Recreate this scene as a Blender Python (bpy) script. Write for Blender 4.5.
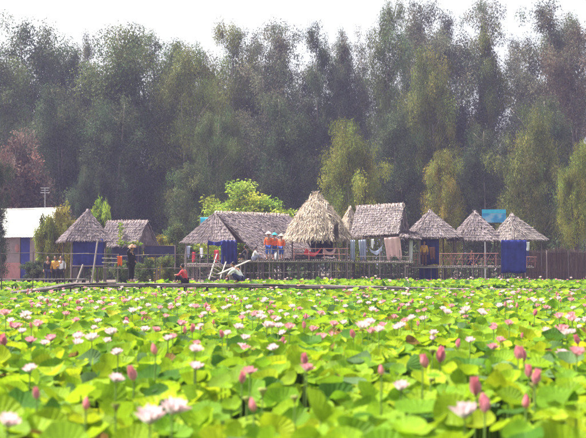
import bpy, math, random
import numpy as np
from mathutils import Vector, Matrix

random.seed(11)
RNG = np.random.default_rng(7)
SC = bpy.context.scene
COL = SC.collection
for o in list(bpy.data.objects):
    bpy.data.objects.remove(o)

# ------------------------------------------------------------------ camera
FPX = 1093.0                      # focal length in photo pixels (586 wide)
CAM = Vector((0.0, 0.0, 2.1))
PITCH = math.atan(47.0 / FPX)     # horizon at y = 266 of 438
cam_data = bpy.data.cameras.new('camera')
cam = bpy.data.objects.new('camera', cam_data)
COL.objects.link(cam)
cam.location = CAM
cam.rotation_euler = (math.pi / 2 + PITCH, 0, 0)
cam_data.sensor_width = 36.0
cam_data.lens = FPX / 586.0 * 36.0
cam_data.clip_start = 0.1
cam_data.clip_end = 6000
cam_data.dof.use_dof = True
cam_data.dof.focus_distance = 48.0
cam_data.dof.aperture_fstop = 2.5
SC.camera = cam

# ------------------------------------------------------------------ world, sun, exposure
SUN_EL, SUN_AZ = math.radians(60), math.radians(-68)   # azimuth from +Y towards +X
world = bpy.data.worlds.new('World')
SC.world = world
world.use_nodes = True
wn, wl = world.node_tree.nodes, world.node_tree.links
wn.clear()
sky = wn.new('ShaderNodeTexSky')
sky.sky_type = 'NISHITA'
sky.sun_disc = False
sky.sun_elevation = SUN_EL
sky.sun_rotation = SUN_AZ
sky.air_density = 1.2
sky.dust_density = 6.0
sky.ozone_density = 1.0
hsv = wn.new('ShaderNodeHueSaturation')
hsv.inputs['Saturation'].default_value = 0.22
bg = wn.new('ShaderNodeBackground')
bg.inputs['Strength'].default_value = 0.15
wo = wn.new('ShaderNodeOutputWorld')
wl.new(sky.outputs[0], hsv.inputs['Color'])
wl.new(hsv.outputs[0], bg.inputs['Color'])
wl.new(bg.outputs[0], wo.inputs['Surface'])
sun_data = bpy.data.lights.new('sun', 'SUN')
sun_data.energy = 4.6
sun_data.angle = math.radians(0.5)
sun_data.color = (1.0, 0.95, 0.86)
sun = bpy.data.objects.new('sun', sun_data)
COL.objects.link(sun)
sdir = Vector((math.sin(SUN_AZ) * math.cos(SUN_EL), math.cos(SUN_AZ) * math.cos(SUN_EL), math.sin(SUN_EL)))
sun.rotation_euler = sdir.to_track_quat('Z', 'Y').to_euler()
sun.location = (-30, -20, 60)
SC.view_settings.view_transform = 'Standard'
SC.view_settings.look = 'None'
SC.view_settings.gamma = 1
SC.view_settings.use_curve_mapping = False
SC.view_settings.exposure = 1.05
SC.cycles.use_denoising = True
SC.cycles.max_bounces = 5
SC.cycles.transparent_max_bounces = 8
SC.cycles.volume_bounces = 0
SC.cycles.adaptive_threshold = 0.02

# ------------------------------------------------------------------ helpers
def at(px, py, D):
    """world point on the photo ray through (px, py), at distance D along +Y"""
    dx, dy = (px - 293.0) / FPX, (219.0 - py) / FPX
    d = Vector((dx, math.cos(PITCH) - dy * math.sin(PITCH), math.sin(PITCH) + dy * math.cos(PITCH)))
    return CAM + d * (D / d.y)

def R(a, b):
    return random.uniform(a, b)

def tag(o, label=None, cat=None, group=None, kind=None):
    if label: o['label'] = label
    if cat: o['category'] = cat
    if group: o['group'] = group
    if kind: o['kind'] = kind
    return o

def empty(name, loc=(0, 0, 0), rz=0.0):
    o = bpy.data.objects.new(name, None)
    o.empty_display_size = 0.2
    COL.objects.link(o)
    o.location = loc
    o.rotation_euler = (0, 0, rz)
    return o

def link(name, me, parent=None, mat=None):
    o = bpy.data.objects.new(name, me)
    COL.objects.link(o)
    if mat is not None and len(me.materials) == 0:
        me.materials.append(mat)
    if parent is not None:
        o.parent = parent
    return o

def np_mesh(name, V, F, mat, tint=None, uv=None, smooth=False):
    """mesh from numpy: V (n,3), F (m,k) with k constant, optional per-vertex colour / uv"""
    V = np.asarray(V, np.float32); F = np.asarray(F, np.int32)
    me = bpy.data.meshes.new(name)
    me.vertices.add(len(V)); me.vertices.foreach_set('co', V.ravel())
    m, k = F.shape
    me.loops.add(m * k); me.loops.foreach_set('vertex_index', F.ravel())
    me.polygons.add(m)
    me.polygons.foreach_set('loop_start', np.arange(0, m * k, k, dtype=np.int32))
    if smooth:
        me.polygons.foreach_set('use_smooth', np.ones(m, bool))
    if tint is not None:
        a = me.color_attributes.new('tint', 'FLOAT_COLOR', 'POINT')
        c = np.ones((len(V), 4), np.float32); c[:, :3] = tint
        a.data.foreach_set('color', c.ravel())
    if uv is not None:
        l = me.uv_layers.new(name='UVMap')
        l.data.foreach_set('uv', np.asarray(uv, np.float32)[F.ravel()].ravel())
    me.update(calc_edges=True)
    me.validate()
    if mat is not None:
        me.materials.append(mat)
    return me

class MB:
    def __init__(s):
        s.v, s.f = [], []
    def add(s, vs, fs):
        b = len(s.v)
        s.v += [tuple(p) for p in vs]
        s.f += [tuple(i + b for i in f) for f in fs]
    def box(s, c, size, rz=0.0, M=None):
        hx, hy, hz = size[0] / 2, size[1] / 2, size[2] / 2
        m = M if M is not None else Matrix.Rotation(rz, 4, 'Z')
        c = Vector(c)
        vs = [c + m @ Vector((x, y, z)) for x in (-hx, hx) for y in (-hy, hy) for z in (-hz, hz)]
        s.add(vs, [(0, 1, 3, 2), (4, 6, 7, 5), (0, 4, 5, 1), (2, 3, 7, 6), (0, 2, 6, 4), (1, 5, 7, 3)])
    def tube(s, pts, rad, n=6, cap=True):
        pts = [Vector(p) for p in pts]
        if not hasattr(rad, '__len__'):
            rad = [rad] * len(pts)
        vs = []
        for i, p in enumerate(pts):
            d = (pts[min(i + 1, len(pts) - 1)] - pts[max(i - 1, 0)]).normalized()
            ref = Vector((0, 1, 0)) if abs(d.y) < 0.9 else Vector((1, 0, 0))
            u = d.cross(ref).normalized(); w = d.cross(u)
            for k in range(n):
                a = 2 * math.pi * k / n
                vs.append(p + (u * math.cos(a) + w * math.sin(a)) * rad[i])
        fs = []
        for i in range(len(pts) - 1):
            for k in range(n):
                k2 = (k + 1) % n
                fs.append((i * n + k, i * n + k2, (i + 1) * n + k2, (i + 1) * n + k))
        if cap:
            fs.append(tuple(reversed(range(n))))
            fs.append(tuple(range((len(pts) - 1) * n, len(pts) * n)))
        s.add(vs, fs)
    def grid(s, fn, nu, nv):
        vs = [fn(i / nu, j / nv) for j in range(nv + 1) for i in range(nu + 1)]
        fs = []
        for j in range(nv):
            for i in range(nu):
                a = j * (nu + 1) + i
                fs.append((a, a + 1, a + nu + 2, a + nu + 1))
        s.add(vs, fs)
    def ball(s, c, r, nu=10, nv=7, M=None):
        c = Vector(c); vs = []; fs = []
        rr = Vector(r) if hasattr(r, '__len__') else Vector((r, r, r))
        for j in range(nv + 1):
            th = math.pi * j / nv
            for i in range(nu):
                ph = 2 * math.pi * i / nu
                p = Vector((rr.x * math.sin(th) * math.cos(ph), rr.y * math.sin(th) * math.sin(ph), rr.z * math.cos(th)))
                vs.append(c + (M @ p if M is not None else p))
        for j in range(nv):
            for i in range(nu):
                i2 = (i + 1) % nu
                fs.append((j * nu + i, (j + 1) * nu + i, (j + 1) * nu + i2, j * nu + i2))
        s.add(vs, fs)
    def mesh(s, name, mat=None, smooth=False):
        me = bpy.data.meshes.new(name)
        me.from_pydata(s.v, [], s.f)
        me.validate()
        me.update()
        if smooth:
            me.polygons.foreach_set('use_smooth', np.ones(len(me.polygons), bool))
        if mat is not None:
            me.materials.append(mat)
        return me
    def build(s, name, mat, parent=None, smooth=False):
        return link(name, s.mesh(name, mat, smooth), parent)

# ------------------------------------------------------------------ materials
def new_mat(name):
    m = bpy.data.materials.new(name)
    m.use_nodes = True
    m.node_tree.nodes.clear()
    return m, m.node_tree.nodes, m.node_tree.links

def ramp(n, stops):
    r = n.new('ShaderNodeValToRGB')
    els = r.color_ramp.elements
    els[0].position, els[0].color = stops[0][0], (*stops[0][1], 1)
    els[1].position, els[1].color = stops[-1][0], (*stops[-1][1], 1)
    for p, c in stops[1:-1]:
        e = els.new(p); e.color = (*c, 1)
    return r

def mat_noise(name, c1, c2, scale=4.0, rough=0.85, stretch=(1, 1, 1), bump=0.3, detail=6.0, sheen=0.0, objvar=0.25):
    """two-tone noise surface with relief, tone varying from object to object"""
    m, n, l = new_mat(name)
    out = n.new('ShaderNodeOutputMaterial'); p = n.new('ShaderNodeBsdfPrincipled')
    tc = n.new('ShaderNodeTexCoord'); mp = n.new('ShaderNodeMapping')
    mp.inputs['Scale'].default_value = stretch
    nz = n.new('ShaderNodeTexNoise'); nz.inputs['Scale'].default_value = scale; nz.inputs['Detail'].default_value = detail
    nz.inputs['Roughness'].default_value = 0.65
    l.new(tc.outputs['Object'], mp.inputs['Vector']); l.new(mp.outputs[0], nz.inputs['Vector'])
    rp = ramp(n, [(0.3, c1), (0.7, c2)])
    l.new(nz.outputs['Fac'], rp.inputs[0])
    oi = n.new('ShaderNodeObjectInfo')
    mr = n.new('ShaderNodeMapRange'); mr.inputs['To Min'].default_value = 1 - objvar; mr.inputs['To Max'].default_value = 1 + objvar
    l.new(oi.outputs['Random'], mr.inputs['Value'])
    hs = n.new('ShaderNodeHueSaturation')
    l.new(rp.outputs[0], hs.inputs['Color']); l.new(mr.outputs[0], hs.inputs['Value'])
    l.new(hs.outputs[0], p.inputs['Base Color'])
    p.inputs['Roughness'].default_value = rough
    p.inputs['Specular IOR Level'].default_value = 0.25
    if bump:
        b = n.new('ShaderNodeBump'); b.inputs['Strength'].default_value = bump; b.inputs['Distance'].default_value = 0.03
        l.new(nz.outputs['Fac'], b.inputs['Height']); l.new(b.outputs[0], p.inputs['Normal'])
    l.new(p.outputs[0], out.inputs['Surface'])
    return m

def mat_tint(name, trans=0.35, rough=0.6, spec=0.2, objcol=True, veins=False, back=None, noise=0.0, tcol=(1.0, 1.0, 1.0)):
    """colour from the mesh's own tint attribute (times the object's colour), thin and translucent"""
    m, n, l = new_mat(name)
    out = n.new('ShaderNodeOutputMaterial')
    at_ = n.new('ShaderNodeAttribute'); at_.attribute_name = 'tint'
    col = at_.outputs['Color']
    def mul(a, b, fac=1.0):
        x = n.new('ShaderNodeMix'); x.data_type = 'RGBA'; x.blend_type = 'MULTIPLY'
        x.inputs[0].default_value = fac
        l.new(a, x.inputs[6])
        if isinstance(b, tuple): x.inputs[7].default_value = (*b, 1)
        else: l.new(b, x.inputs[7])
        return x.outputs[2]
    if objcol:
        oi = n.new('ShaderNodeObjectInfo')
        col = mul(col, oi.outputs['Color'])
    bump = None
    if veins:
        uv = n.new('ShaderNodeUVMap')
        mp = n.new('ShaderNodeMapping'); mp.inputs['Location'].default_value = (-0.5, -0.5, 0)
        g = n.new('ShaderNodeTexGradient'); g.gradient_type = 'RADIAL'
        l.new(uv.outputs[0], mp.inputs[0]); l.new(mp.outputs[0], g.inputs[0])
        mm = n.new('ShaderNodeMath'); mm.operation = 'MULTIPLY'; mm.inputs[1].default_value = 2 * math.pi * 20
        l.new(g.outputs['Fac'], mm.inputs[0])
        sn = n.new('ShaderNodeMath'); sn.operation = 'SINE'; l.new(mm.outputs[0], sn.inputs[0])
        rp = ramp(n, [(0.0, (0.93, 0.93, 0.93)), (0.8, (0.98, 0.98, 0.98)), (1.0, (1.15, 1.12, 1.2))])
        mr = n.new('ShaderNodeMapRange'); mr.inputs['From Min'].default_value = -1; l.new(sn.outputs[0], mr.inputs['Value'])
        l.new(mr.outputs[0], rp.inputs[0])
        col = mul(col, rp.outputs[0])
        bump = n.new('ShaderNodeBump'); bump.inputs['Strength'].default_value = 0.25; bump.inputs['Distance'].default_value = 0.01
        l.new(sn.outputs[0], bump.inputs['Height'])
    if noise:
        tc = n.new('ShaderNodeTexCoord')
        nz = n.new('ShaderNodeTexNoise'); nz.inputs['Scale'].default_value = noise; nz.inputs['Detail'].default_value = 5
        l.new(tc.outputs['Object'], nz.inputs['Vector'])
        rp2 = ramp(n, [(0.3, (0.7, 0.72, 0.6)), (0.7, (1.25, 1.2, 1.1))])
        l.new(nz.outputs['Fac'], rp2.inputs[0])
        col = mul(col, rp2.outputs[0])
    if back is not None:
        ge = n.new('ShaderNodeNewGeometry')
        mx = n.new('ShaderNodeMix'); mx.data_type = 'RGBA'
        l.new(ge.outputs['Backfacing'], mx.inputs[0]); l.new(col, mx.inputs[6])
        under = mul(col, back)
        l.new(under, mx.inputs[7])
        col = mx.outputs[2]
    p = n.new('ShaderNodeBsdfPrincipled')
    p.inputs['Roughness'].default_value = rough
    p.inputs['Specular IOR Level'].default_value = spec
    l.new(col, p.inputs['Base Color'])
    if bump: l.new(bump.outputs[0], p.inputs['Normal'])
    if trans > 0:
        t = n.new('ShaderNodeBsdfTranslucent')
        l.new(mul(col, tcol), t.inputs['Color'])
        ms = n.new('ShaderNodeMixShader'); ms.inputs[0].default_value = trans
        l.new(p.outputs[0], ms.inputs[1]); l.new(t.outputs[0], ms.inputs[2])
        l.new(ms.outputs[0], out.inputs['Surface'])
    else:
        l.new(p.outputs[0], out.inputs['Surface'])
    return m

M = {}
M['lotus'] = mat_tint('lotus_leaf_green', trans=0.45, rough=0.55, spec=0.12, veins=True, back=(1.1, 1.02, 1.3), noise=9.0, objcol=True)
M['petal'] = mat_tint('lotus_petal', trans=0.4, rough=0.55, objcol=False)
M['bud'] = mat_tint('lotus_bud_pink', trans=0.2, rough=0.5, objcol=True)
M['foliage'] = mat_tint('tree_foliage', trans=0.3, rough=0.65, spec=0.12, objcol=True)
M['thatch'] = mat_tint('dry_thatch', trans=0.12, rough=0.9, spec=0.05, objcol=True)
M['stalk'] = mat_noise('green_stalk', (0.07, 0.13, 0.015), (0.12, 0.2, 0.03), 8, bump=0.1)
M['pod'] = mat_noise('seed_pod', (0.16, 0.2, 0.04), (0.3, 0.27, 0.08), 30)
M['yellow'] = mat_noise('stamen_yellow', (0.7, 0.5, 0.05), (0.8, 0.6, 0.1), 60)
M['bark'] = mat_noise('gum_bark', (0.16, 0.12, 0.10), (0.42, 0.37, 0.33), 3, stretch=(3, 3, 0.4), bump=0.5)
M['darkbark'] = mat_noise('dark_bark', (0.06, 0.045, 0.04), (0.14, 0.11, 0.09), 4, stretch=(3, 3, 0.4), bump=0.6)
M['bamboo'] = mat_noise('weathered_bamboo', (0.13, 0.1, 0.1), (0.30, 0.245, 0.235), 5, stretch=(4, 4, 0.6), bump=0.35, objvar=0.45)
M['palebamboo'] = mat_noise('pale_dry_bamboo', (0.28, 0.24, 0.21), (0.46, 0.40, 0.36), 5, stretch=(2, 2, 1), bump=0.3)
M['darkwood'] = mat_noise('dark_wet_wood', (0.045, 0.035, 0.035), (0.12, 0.095, 0.09), 5, bump=0.4)
M['log'] = mat_noise('walkway_logs', (0.17, 0.14, 0.125), (0.38, 0.325, 0.3), 6, bump=0.4, objvar=0.35)
M['redrail'] = mat_noise('faded_red_rail', (0.30, 0.12, 0.11), (0.48, 0.24, 0.22), 6, bump=0.2, objvar=0.3)
M['bluetarp'] = mat_noise('blue_tarpaulin', (0.008, 0.013, 0.11), (0.018, 0.03, 0.22), 2.5, rough=0.55, bump=0.5)
M['navytarp'] = mat_noise('navy_sheet', (0.018, 0.02, 0.06), (0.04, 0.045, 0.11), 2.5, rough=0.6, bump=0.4)
M['blueclothes'] = mat_noise('blue_cloth', (0.03, 0.07, 0.3), (0.05, 0.12, 0.42), 8, bump=0.2)
M['turq'] = mat_noise('turquoise_sheet', (0.02, 0.42, 0.6), (0.06, 0.55, 0.72), 4, rough=0.5)
M['palecloth'] = mat_noise('pale_blue_cloth', (0.32, 0.36, 0.52), (0.5, 0.53, 0.66), 4)
M['pinkcloth'] = mat_noise('faded_pink_cloth', (0.5, 0.3, 0.3), (0.62, 0.42, 0.4), 4)
M['whitecloth'] = mat_noise('white_cloth', (0.66, 0.65, 0.66), (0.8, 0.79, 0.8), 8)
M['redcloth'] = mat_noise('red_cloth', (0.5, 0.04, 0.05), (0.65, 0.08, 0.1), 8)
M['orange'] = mat_noise('orange_cloth', (0.72, 0.11, 0.035), (0.85, 0.18, 0.06), 8)
M['yellowcloth'] = mat_noise('yellow_cloth', (0.7, 0.35, 0.05), (0.8, 0.45, 0.08), 8)
M['blackcloth'] = mat_noise('black_cloth', (0.012, 0.012, 0.016), (0.03, 0.028, 0.035), 8)
M['browncloth'] = mat_noise('brown_cloth', (0.16, 0.07, 0.05), (0.24, 0.11, 0.08), 8)
M['skin'] = mat_noise('skin', (0.34, 0.17, 0.11), (0.4, 0.21, 0.14), 12, rough=0.55, bump=0.05, objvar=0.12)
M['hair'] = mat_noise('black_hair', (0.008, 0.007, 0.007), (0.02, 0.016, 0.014), 30, rough=0.4)
M['eye'] = mat_noise('eye_dark', (0.01, 0.01, 0.01), (0.02, 0.02, 0.02), 30)
M['lip'] = mat_noise('lips', (0.3, 0.09, 0.08), (0.34, 0.1, 0.09), 30)
M['hat'] = mat_noise('palm_leaf_hat', (0.68, 0.58, 0.42), (0.82, 0.74, 0.58), 20, stretch=(1, 1, 4))
M['redhat'] = mat_noise('red_white_hat', (0.75, 0.5, 0.45), (0.85, 0.75, 0.7), 14)
M['tealhat'] = mat_noise('teal_hat', (0.03, 0.3, 0.4), (0.06, 0.4, 0.5), 14)
M['brownhat'] = mat_noise('brown_hat', (0.2, 0.1, 0.06), (0.36, 0.2, 0.13), 14)
M['brick'] = mat_noise('pink_brick_wall', (0.30, 0.13, 0.12), (0.44, 0.22, 0.2), 3)
M['concrete'] = mat_noise('stained_plaster', (0.22, 0.17, 0.17), (0.34, 0.27, 0.26), 2)
M['sheet'] = mat_noise('pale_roof_sheet', (0.74, 0.71, 0.64), (0.84, 0.82, 0.76), 1.2, rough=0.45, bump=0.05, objvar=0.04)
M['metal'] = mat_noise('grey_metal', (0.3, 0.3, 0.32), (0.45, 0.45, 0.47), 8, rough=0.4)
M['reed'] = mat_tint('dry_reed', trans=0.1, rough=0.9, spec=0.05, objcol=False)

# signboard print: pale blue with white patches
def sign_mat():
    m, n, l = new_mat('sign_print')
    out = n.new('ShaderNodeOutputMaterial'); p = n.new('ShaderNodeBsdfPrincipled')
    tc = n.new('ShaderNodeTexCoord'); nz = n.new('ShaderNodeTexNoise'); nz.inputs['Scale'].default_value = 1.7
    l.new(tc.outputs['Object'], nz.inputs['Vector'])
    rp = ramp(n, [(0.42, (0.03, 0.26, 0.52)), (0.5, (0.06, 0.38, 0.62)), (0.6, (0.25, 0.45, 0.6))])
    l.new(nz.outputs['Fac'], rp.inputs[0]); l.new(rp.outputs[0], p.inputs['Base Color'])
    p.inputs['Roughness'].default_value = 0.5
    l.new(p.outputs[0], out.inputs['Surface'])
    return m
M['sign'] = sign_mat()

# ------------------------------------------------------------------ ground and water
def shore(x):
    """distance at which the far bank starts"""
    t = 1 / (1 + math.exp(-(x + 3.5) * 1.1))
    return 55.5 + 10.5 * t + 0.5 * math.sin(x * 0.7)

def ground_z(x, y):
    s = shore(max(-40, min(40, x)))
    t = max(0.0, min(1.0, (y - s) / 4.5))
    t = t * t * (3 - 2 * t)
    u = max(0.0, min(1.0, (y + 14) / 10))       # near bank behind the camera
    t = max(t, 1 - u)
    return -0.7 + 1.7 * t + (0.06 * math.sin(x * 1.3) * math.sin(y * 0.9) if y > s + 2 else 0)

def ground_material():
    m, n, l = new_mat('muddy_ground')
    out = n.new('ShaderNodeOutputMaterial'); p = n.new('ShaderNodeBsdfPrincipled')
    tc = n.new('ShaderNodeTexCoord')
    a = n.new('ShaderNodeTexNoise'); a.inputs['Scale'].default_value = 0.5; a.inputs['Detail'].default_value = 8
    b = n.new('ShaderNodeTexNoise'); b.inputs['Scale'].default_value = 6; b.inputs['Detail'].default_value = 8
    l.new(tc.outputs['Object'], a.inputs['Vector']); l.new(tc.outputs['Object'], b.inputs['Vector'])
    r1 = ramp(n, [(0.35, (0.11, 0.075, 0.06)), (0.55, (0.2, 0.15, 0.12)), (0.7, (0.09, 0.1, 0.04))])
    l.new(a.outputs['Fac'], r1.inputs[0])
    r2 = ramp(n, [(0.3, (0.7, 0.7, 0.7)), (0.7, (1.2, 1.2, 1.2))]); l.new(b.outputs['Fac'], r2.inputs[0])
    x = n.new('ShaderNodeMix'); x.data_type = 'RGBA'; x.blend_type = 'MULTIPLY'; x.inputs[0].default_value = 1
    l.new(r1.outputs[0], x.inputs[6]); l.new(r2.outputs[0], x.inputs[7]); l.new(x.outputs[2], p.inputs['Base Color'])
    p.inputs['Roughness'].default_value = 0.95
    bu = n.new('ShaderNodeBump'); bu.inputs['Strength'].default_value = 0.6; bu.inputs['Distance'].default_value = 0.1
    l.new(b.outputs['Fac'], bu.inputs['Height']); l.new(bu.outputs[0], p.inputs['Normal'])
    l.new(p.outputs[0], out.inputs['Surface'])
    return m

xs = [-900, -500, -250, -120, -70] + list(np.linspace(-40, 40, 81)) + [70, 120, 250, 500, 900]
ys = [-90, -40, -20, -14, -9, -4, 20, 45] + list(np.linspace(50, 76, 53)) + [85, 100, 130, 180, 300, 600, 1400]
gv = [(x, y, ground_z(x, y)) for y in ys for x in xs]
nx = len(xs)
gf = [(j * nx + i, j * nx + i + 1, (j + 1) * nx + i + 1, (j + 1) * nx + i) for j in range(len(ys) - 1) for i in range(nx - 1)]
ground = link('ground', np_mesh('ground', gv, gf, ground_material(), smooth=True))
tag(ground, kind='structure')

def water_material():
    m, n, l = new_mat('pond_water')
    out = n.new('ShaderNodeOutputMaterial'); p = n.new('ShaderNodeBsdfPrincipled')
    p.inputs['Base Color'].default_value = (0.02, 0.026, 0.016, 1)
    p.inputs['Roughness'].default_value = 0.08
    tc = n.new('ShaderNodeTexCoord'); nz = n.new('ShaderNodeTexNoise'); nz.inputs['Scale'].default_value = 3
    l.new(tc.outputs['Object'], nz.inputs['Vector'])
    b = n.new('ShaderNodeBump'); b.inputs['Strength'].default_value = 0.12; b.inputs['Distance'].default_value = 0.03
    l.new(nz.outputs['Fac'], b.inputs['Height']); l.new(b.outputs[0], p.inputs['Normal'])
    l.new(p.outputs[0], out.inputs['Surface'])
    return m
water = link('pond_water', np_mesh('pond_water', [(-300, -12, 0), (300, -12, 0), (300, 70, 0), (-300, 70, 0)], [(0, 1, 2, 3)], water_material()))
tag(water, kind='structure')

# ------------------------------------------------------------------ trees
def leaf_cloud(C, Rad, n_each, tint, leaf=(0.09, 0.34), droop=1.0, vert=1.35, rng=RNG):
    """rhombic leaves hung through ellipsoidal clumps. C (k,3), Rad (k,), tint (k,3)"""
    C = np.asarray(C); Rad = np.asarray(Rad); tint = np.asarray(tint)
    cnt = np.maximum(6, (n_each * (Rad / Rad.mean()) ** 2)).astype(int)
    idx = np.repeat(np.arange(len(C)), cnt)
    n = len(idx)
    d = rng.normal(size=(n, 3)); d /= np.linalg.norm(d, axis=1)[:, None]
    r = rng.random(n) ** 0.6
    off = d * r[:, None] * Rad[idx][:, None]
    off[:, 2] *= vert
    P = C[idx] + off
    ax = rng.normal(size=(n, 3)) * 0.55
    ax[:, 2] -= droop
    ax += d * 0.35
    ax /= np.linalg.norm(ax, axis=1)[:, None]
    w = np.cross(ax, rng.normal(size=(n, 3))); w /= np.linalg.norm(w, axis=1)[:, None]
    L = leaf[1] * rng.uniform(0.65, 1.25, n)[:, None]; W = leaf[0] * rng.uniform(0.7, 1.3, n)[:, None]
    V = np.empty((n, 4, 3))
    V[:, 0] = P; V[:, 1] = P + ax * L * 0.45 + w * W * 0.5; V[:, 2] = P + ax * L; V[:, 3] = P + ax * L * 0.45 - w * W * 0.5
    F = np.arange(n * 4).reshape(n, 4)
    t = tint[idx] * rng.uniform(0.75, 1.25, (n, 1))
    T = np.repeat(t, 4, axis=0)
    return V.reshape(-1, 3), F, T

GREEN = np.array([0.085, 0.115, 0.03])
def clump_tints(k, base, spread=0.3, rng=RNG):
    t = np.tile(np.asarray(base), (k, 1)) * rng.uniform(1 - spread, 1 + spread, (k, 1))
    t[:, 0] *= rng.uniform(0.8, 1.3, k)
    return t

def tree_variant(name, H, rad, base_h, n_br, per_br, clump, leaves, leaf, droop, vert, top_pow, seed, forks=1, bark='bark', trunk_r=None):
    rng = np.random.default_rng(seed); rd = random.Random(seed)
    mb = MB()
    C, Rr = [], []
    trunk_r = trunk_r or H * 0.011
    leaders = []
    for f in range(forks):
        a = rd.uniform(0, 6.28)
        spread = (0.0 if forks == 1 else rad * 0.38)
        pts, rads = [], []
        hh = H * (1.0 if f == 0 else rd.uniform(0.78, 0.95))
        for i in range(9):
            t = i / 8
            k = max(0, (t - 0.12)) * spread
            pts.append(Vector((math.cos(a) * k + rd.uniform(-.12, .12) * (i > 0) * H / 20, math.sin(a) * k + rd.uniform(-.12, .12) * (i > 0) * H / 20, hh * t * 0.97)))
            rads.append(trunk_r * (1 - 0.9 * t) * (1.25 if i == 0 else 1) * (1 if f == 0 else 0.75))
        mb.tube(pts, rads, 7)
        leaders.append((pts, hh))
    for b in range(n_br):
        pts, hh = leaders[b % forks]
        t = base_h + (0.97 - base_h) * ((b + rd.random()) / n_br)
        i = min(7, int(t * 8)); p0 = pts[i].lerp(pts[i + 1], t * 8 - i)
        u = (t - base_h) / (1 - base_h)
        prof = max(0.0, 1 - u ** 2.6) ** top_pow * min(1.0, 0.55 + u * 2.2) * rd.uniform(0.75, 1.15)
        Lb = rad * prof * rd.uniform(0.6, 1.15) * (1 if forks == 1 else 0.7)
        a = b * 2.4 + rd.uniform(-.6, .6)
        rise = rd.uniform(0.35, 0.9) * Lb
        tip = p0 + Vector((math.cos(a) * Lb, math.sin(a) * Lb, rise))
        mid = p0.lerp(tip, 0.5) + Vector((0, 0, -0.08 * Lb))
        br = max(0.02, trunk_r * 0.35 * (1 - u * 0.6))
        mb.tube([p0, mid, tip], [br, br * 0.7, br * 0.3], 5)
        for c in range(per_br):
            q = rd.uniform(0.3, 1.08)
            pc = p0.lerp(tip, q) if q > 0.5 else p0.lerp(mid, q * 2)
            s = clump * rd.uniform(0.6, 1.25)
            pc = pc + Vector((rd.gauss(0, s * 0.7), rd.gauss(0, s * 0.7), rd.uniform(-1.1, 0.5) * s * vert))
            C.append(pc); Rr.append(s)
    for pts, hh in leaders:
        for c in range(9):
            C.append(pts[-1] + Vector((rd.gauss(0, clump * .8), rd.gauss(0, clump * .8), rd.uniform(-2.6, 0.3) * clump))); Rr.append(clump * rd.uniform(.6, .95))
    C = np.array([tuple(p) for p in C]); Rr = np.array(Rr)
    keep = C[:, 2] > 0.25
    C, Rr = C[keep], Rr[keep]
    V, F, T = leaf_cloud(C, Rr, leaves, clump_tints(len(C), (1.08, 1.08, 1.08), 0.58, rng), leaf, droop, vert, rng)  # clump tones: leaf-age variation, widened to paint in lit and dark clumps
    V[:, 2] = np.maximum(V[:, 2], 0.03)
    tm = mb.mesh(name + '_trunk', M[bark], True)
    cm = np_mesh(name + '_crown', V, F, M['foliage'], T)
    return (H, tm, cm)

GUM = [tree_variant('gum%d' % i, 24, 4.7, 0.28, 38, 6, 0.80, 150, (0.072, 0.225), 1.0, 1.4, 0.55, 100 + i, 2 + i % 2) for i in range(6)]
DENSE = [tree_variant('dense%d' % i, 22, 6.4, 0.12, 60, 6, 1.0, 158, (0.088, 0.25), 0.9, 1.35, 0.5, 200 + i, 3) for i in range(4)]
YOUNG = [tree_variant('young%d' % i, 9, 2.0, 0.06, 36, 6, 0.46, 150, (0.047, 0.15), 1.0, 1.5, 0.6, 300 + i, 1 + i) for i in range(3)]
EDGE = tree_variant('edge', 9, 2.3, 0.36, 30, 6, 0.46, 190, (0.042, 0.135), 1.0, 1.5, 0.5, 360, 2, bark='darkbark', trunk_r=0.2)
BUSH = tree_variant('bush', 5.2, 2.9, 0.10, 44, 6, 0.5, 130, (0.08, 0.17), 0.1, 0.8, 0.4, 380, 4, trunk_r=0.07)
WIDE = tree_variant('wide', 9, 3.2, 0.05, 46, 6, 0.52, 185, (0.042, 0.135), 1.0, 1.4, 0.5, 371, 3)
SHRUB = [tree_variant('shrub%d' % i, 3, 1.6, 0.04, 26, 4, 0.36, 90, (0.08, 0.2), 0.15, 0.95, 0.45, 400 + i, 3, trunk_r=0.04) for i in range(3)]
CONE = [tree_variant('cone0', 3, 0.85, 0.05, 26, 4, 0.24, 70, (0.05, 0.14), 0.2, 1.2, 1.0, 450, 1, trunk_r=0.04)]

def tree(var, name, label, cat, px, top, D, color, wide=1.0, group=None, rz=None, base_px=None):
    H, tm, cm = var
    p = at(px, 266, D)
    gz = ground_z(p.x, D)
    zt = at(px, top, D).z
    s = (zt - gz + 0.05) / (H * 1.0)
    root = empty(name, (p.x, D, gz - 0.05), R(0, 6.28) if rz is None else rz)
    root.scale = (s * wide, s * wide, s)
    tag(root, label, cat, group)
    link('trunk', tm, root)
    c = link('crown', cm, root)
    c.color = (*color, 1)
    return root

DKG = (0.075, 0.105, 0.045)
MDG = (0.105, 0.14, 0.045)
OLV = (0.15, 0.175, 0.042)
YLG = (0.20, 0.225, 0.035)
BRI = (0.24, 0.32, 0.035)
BRN = (0.15, 0.105, 0.08)
GREY = (0.12, 0.135, 0.08)

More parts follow.
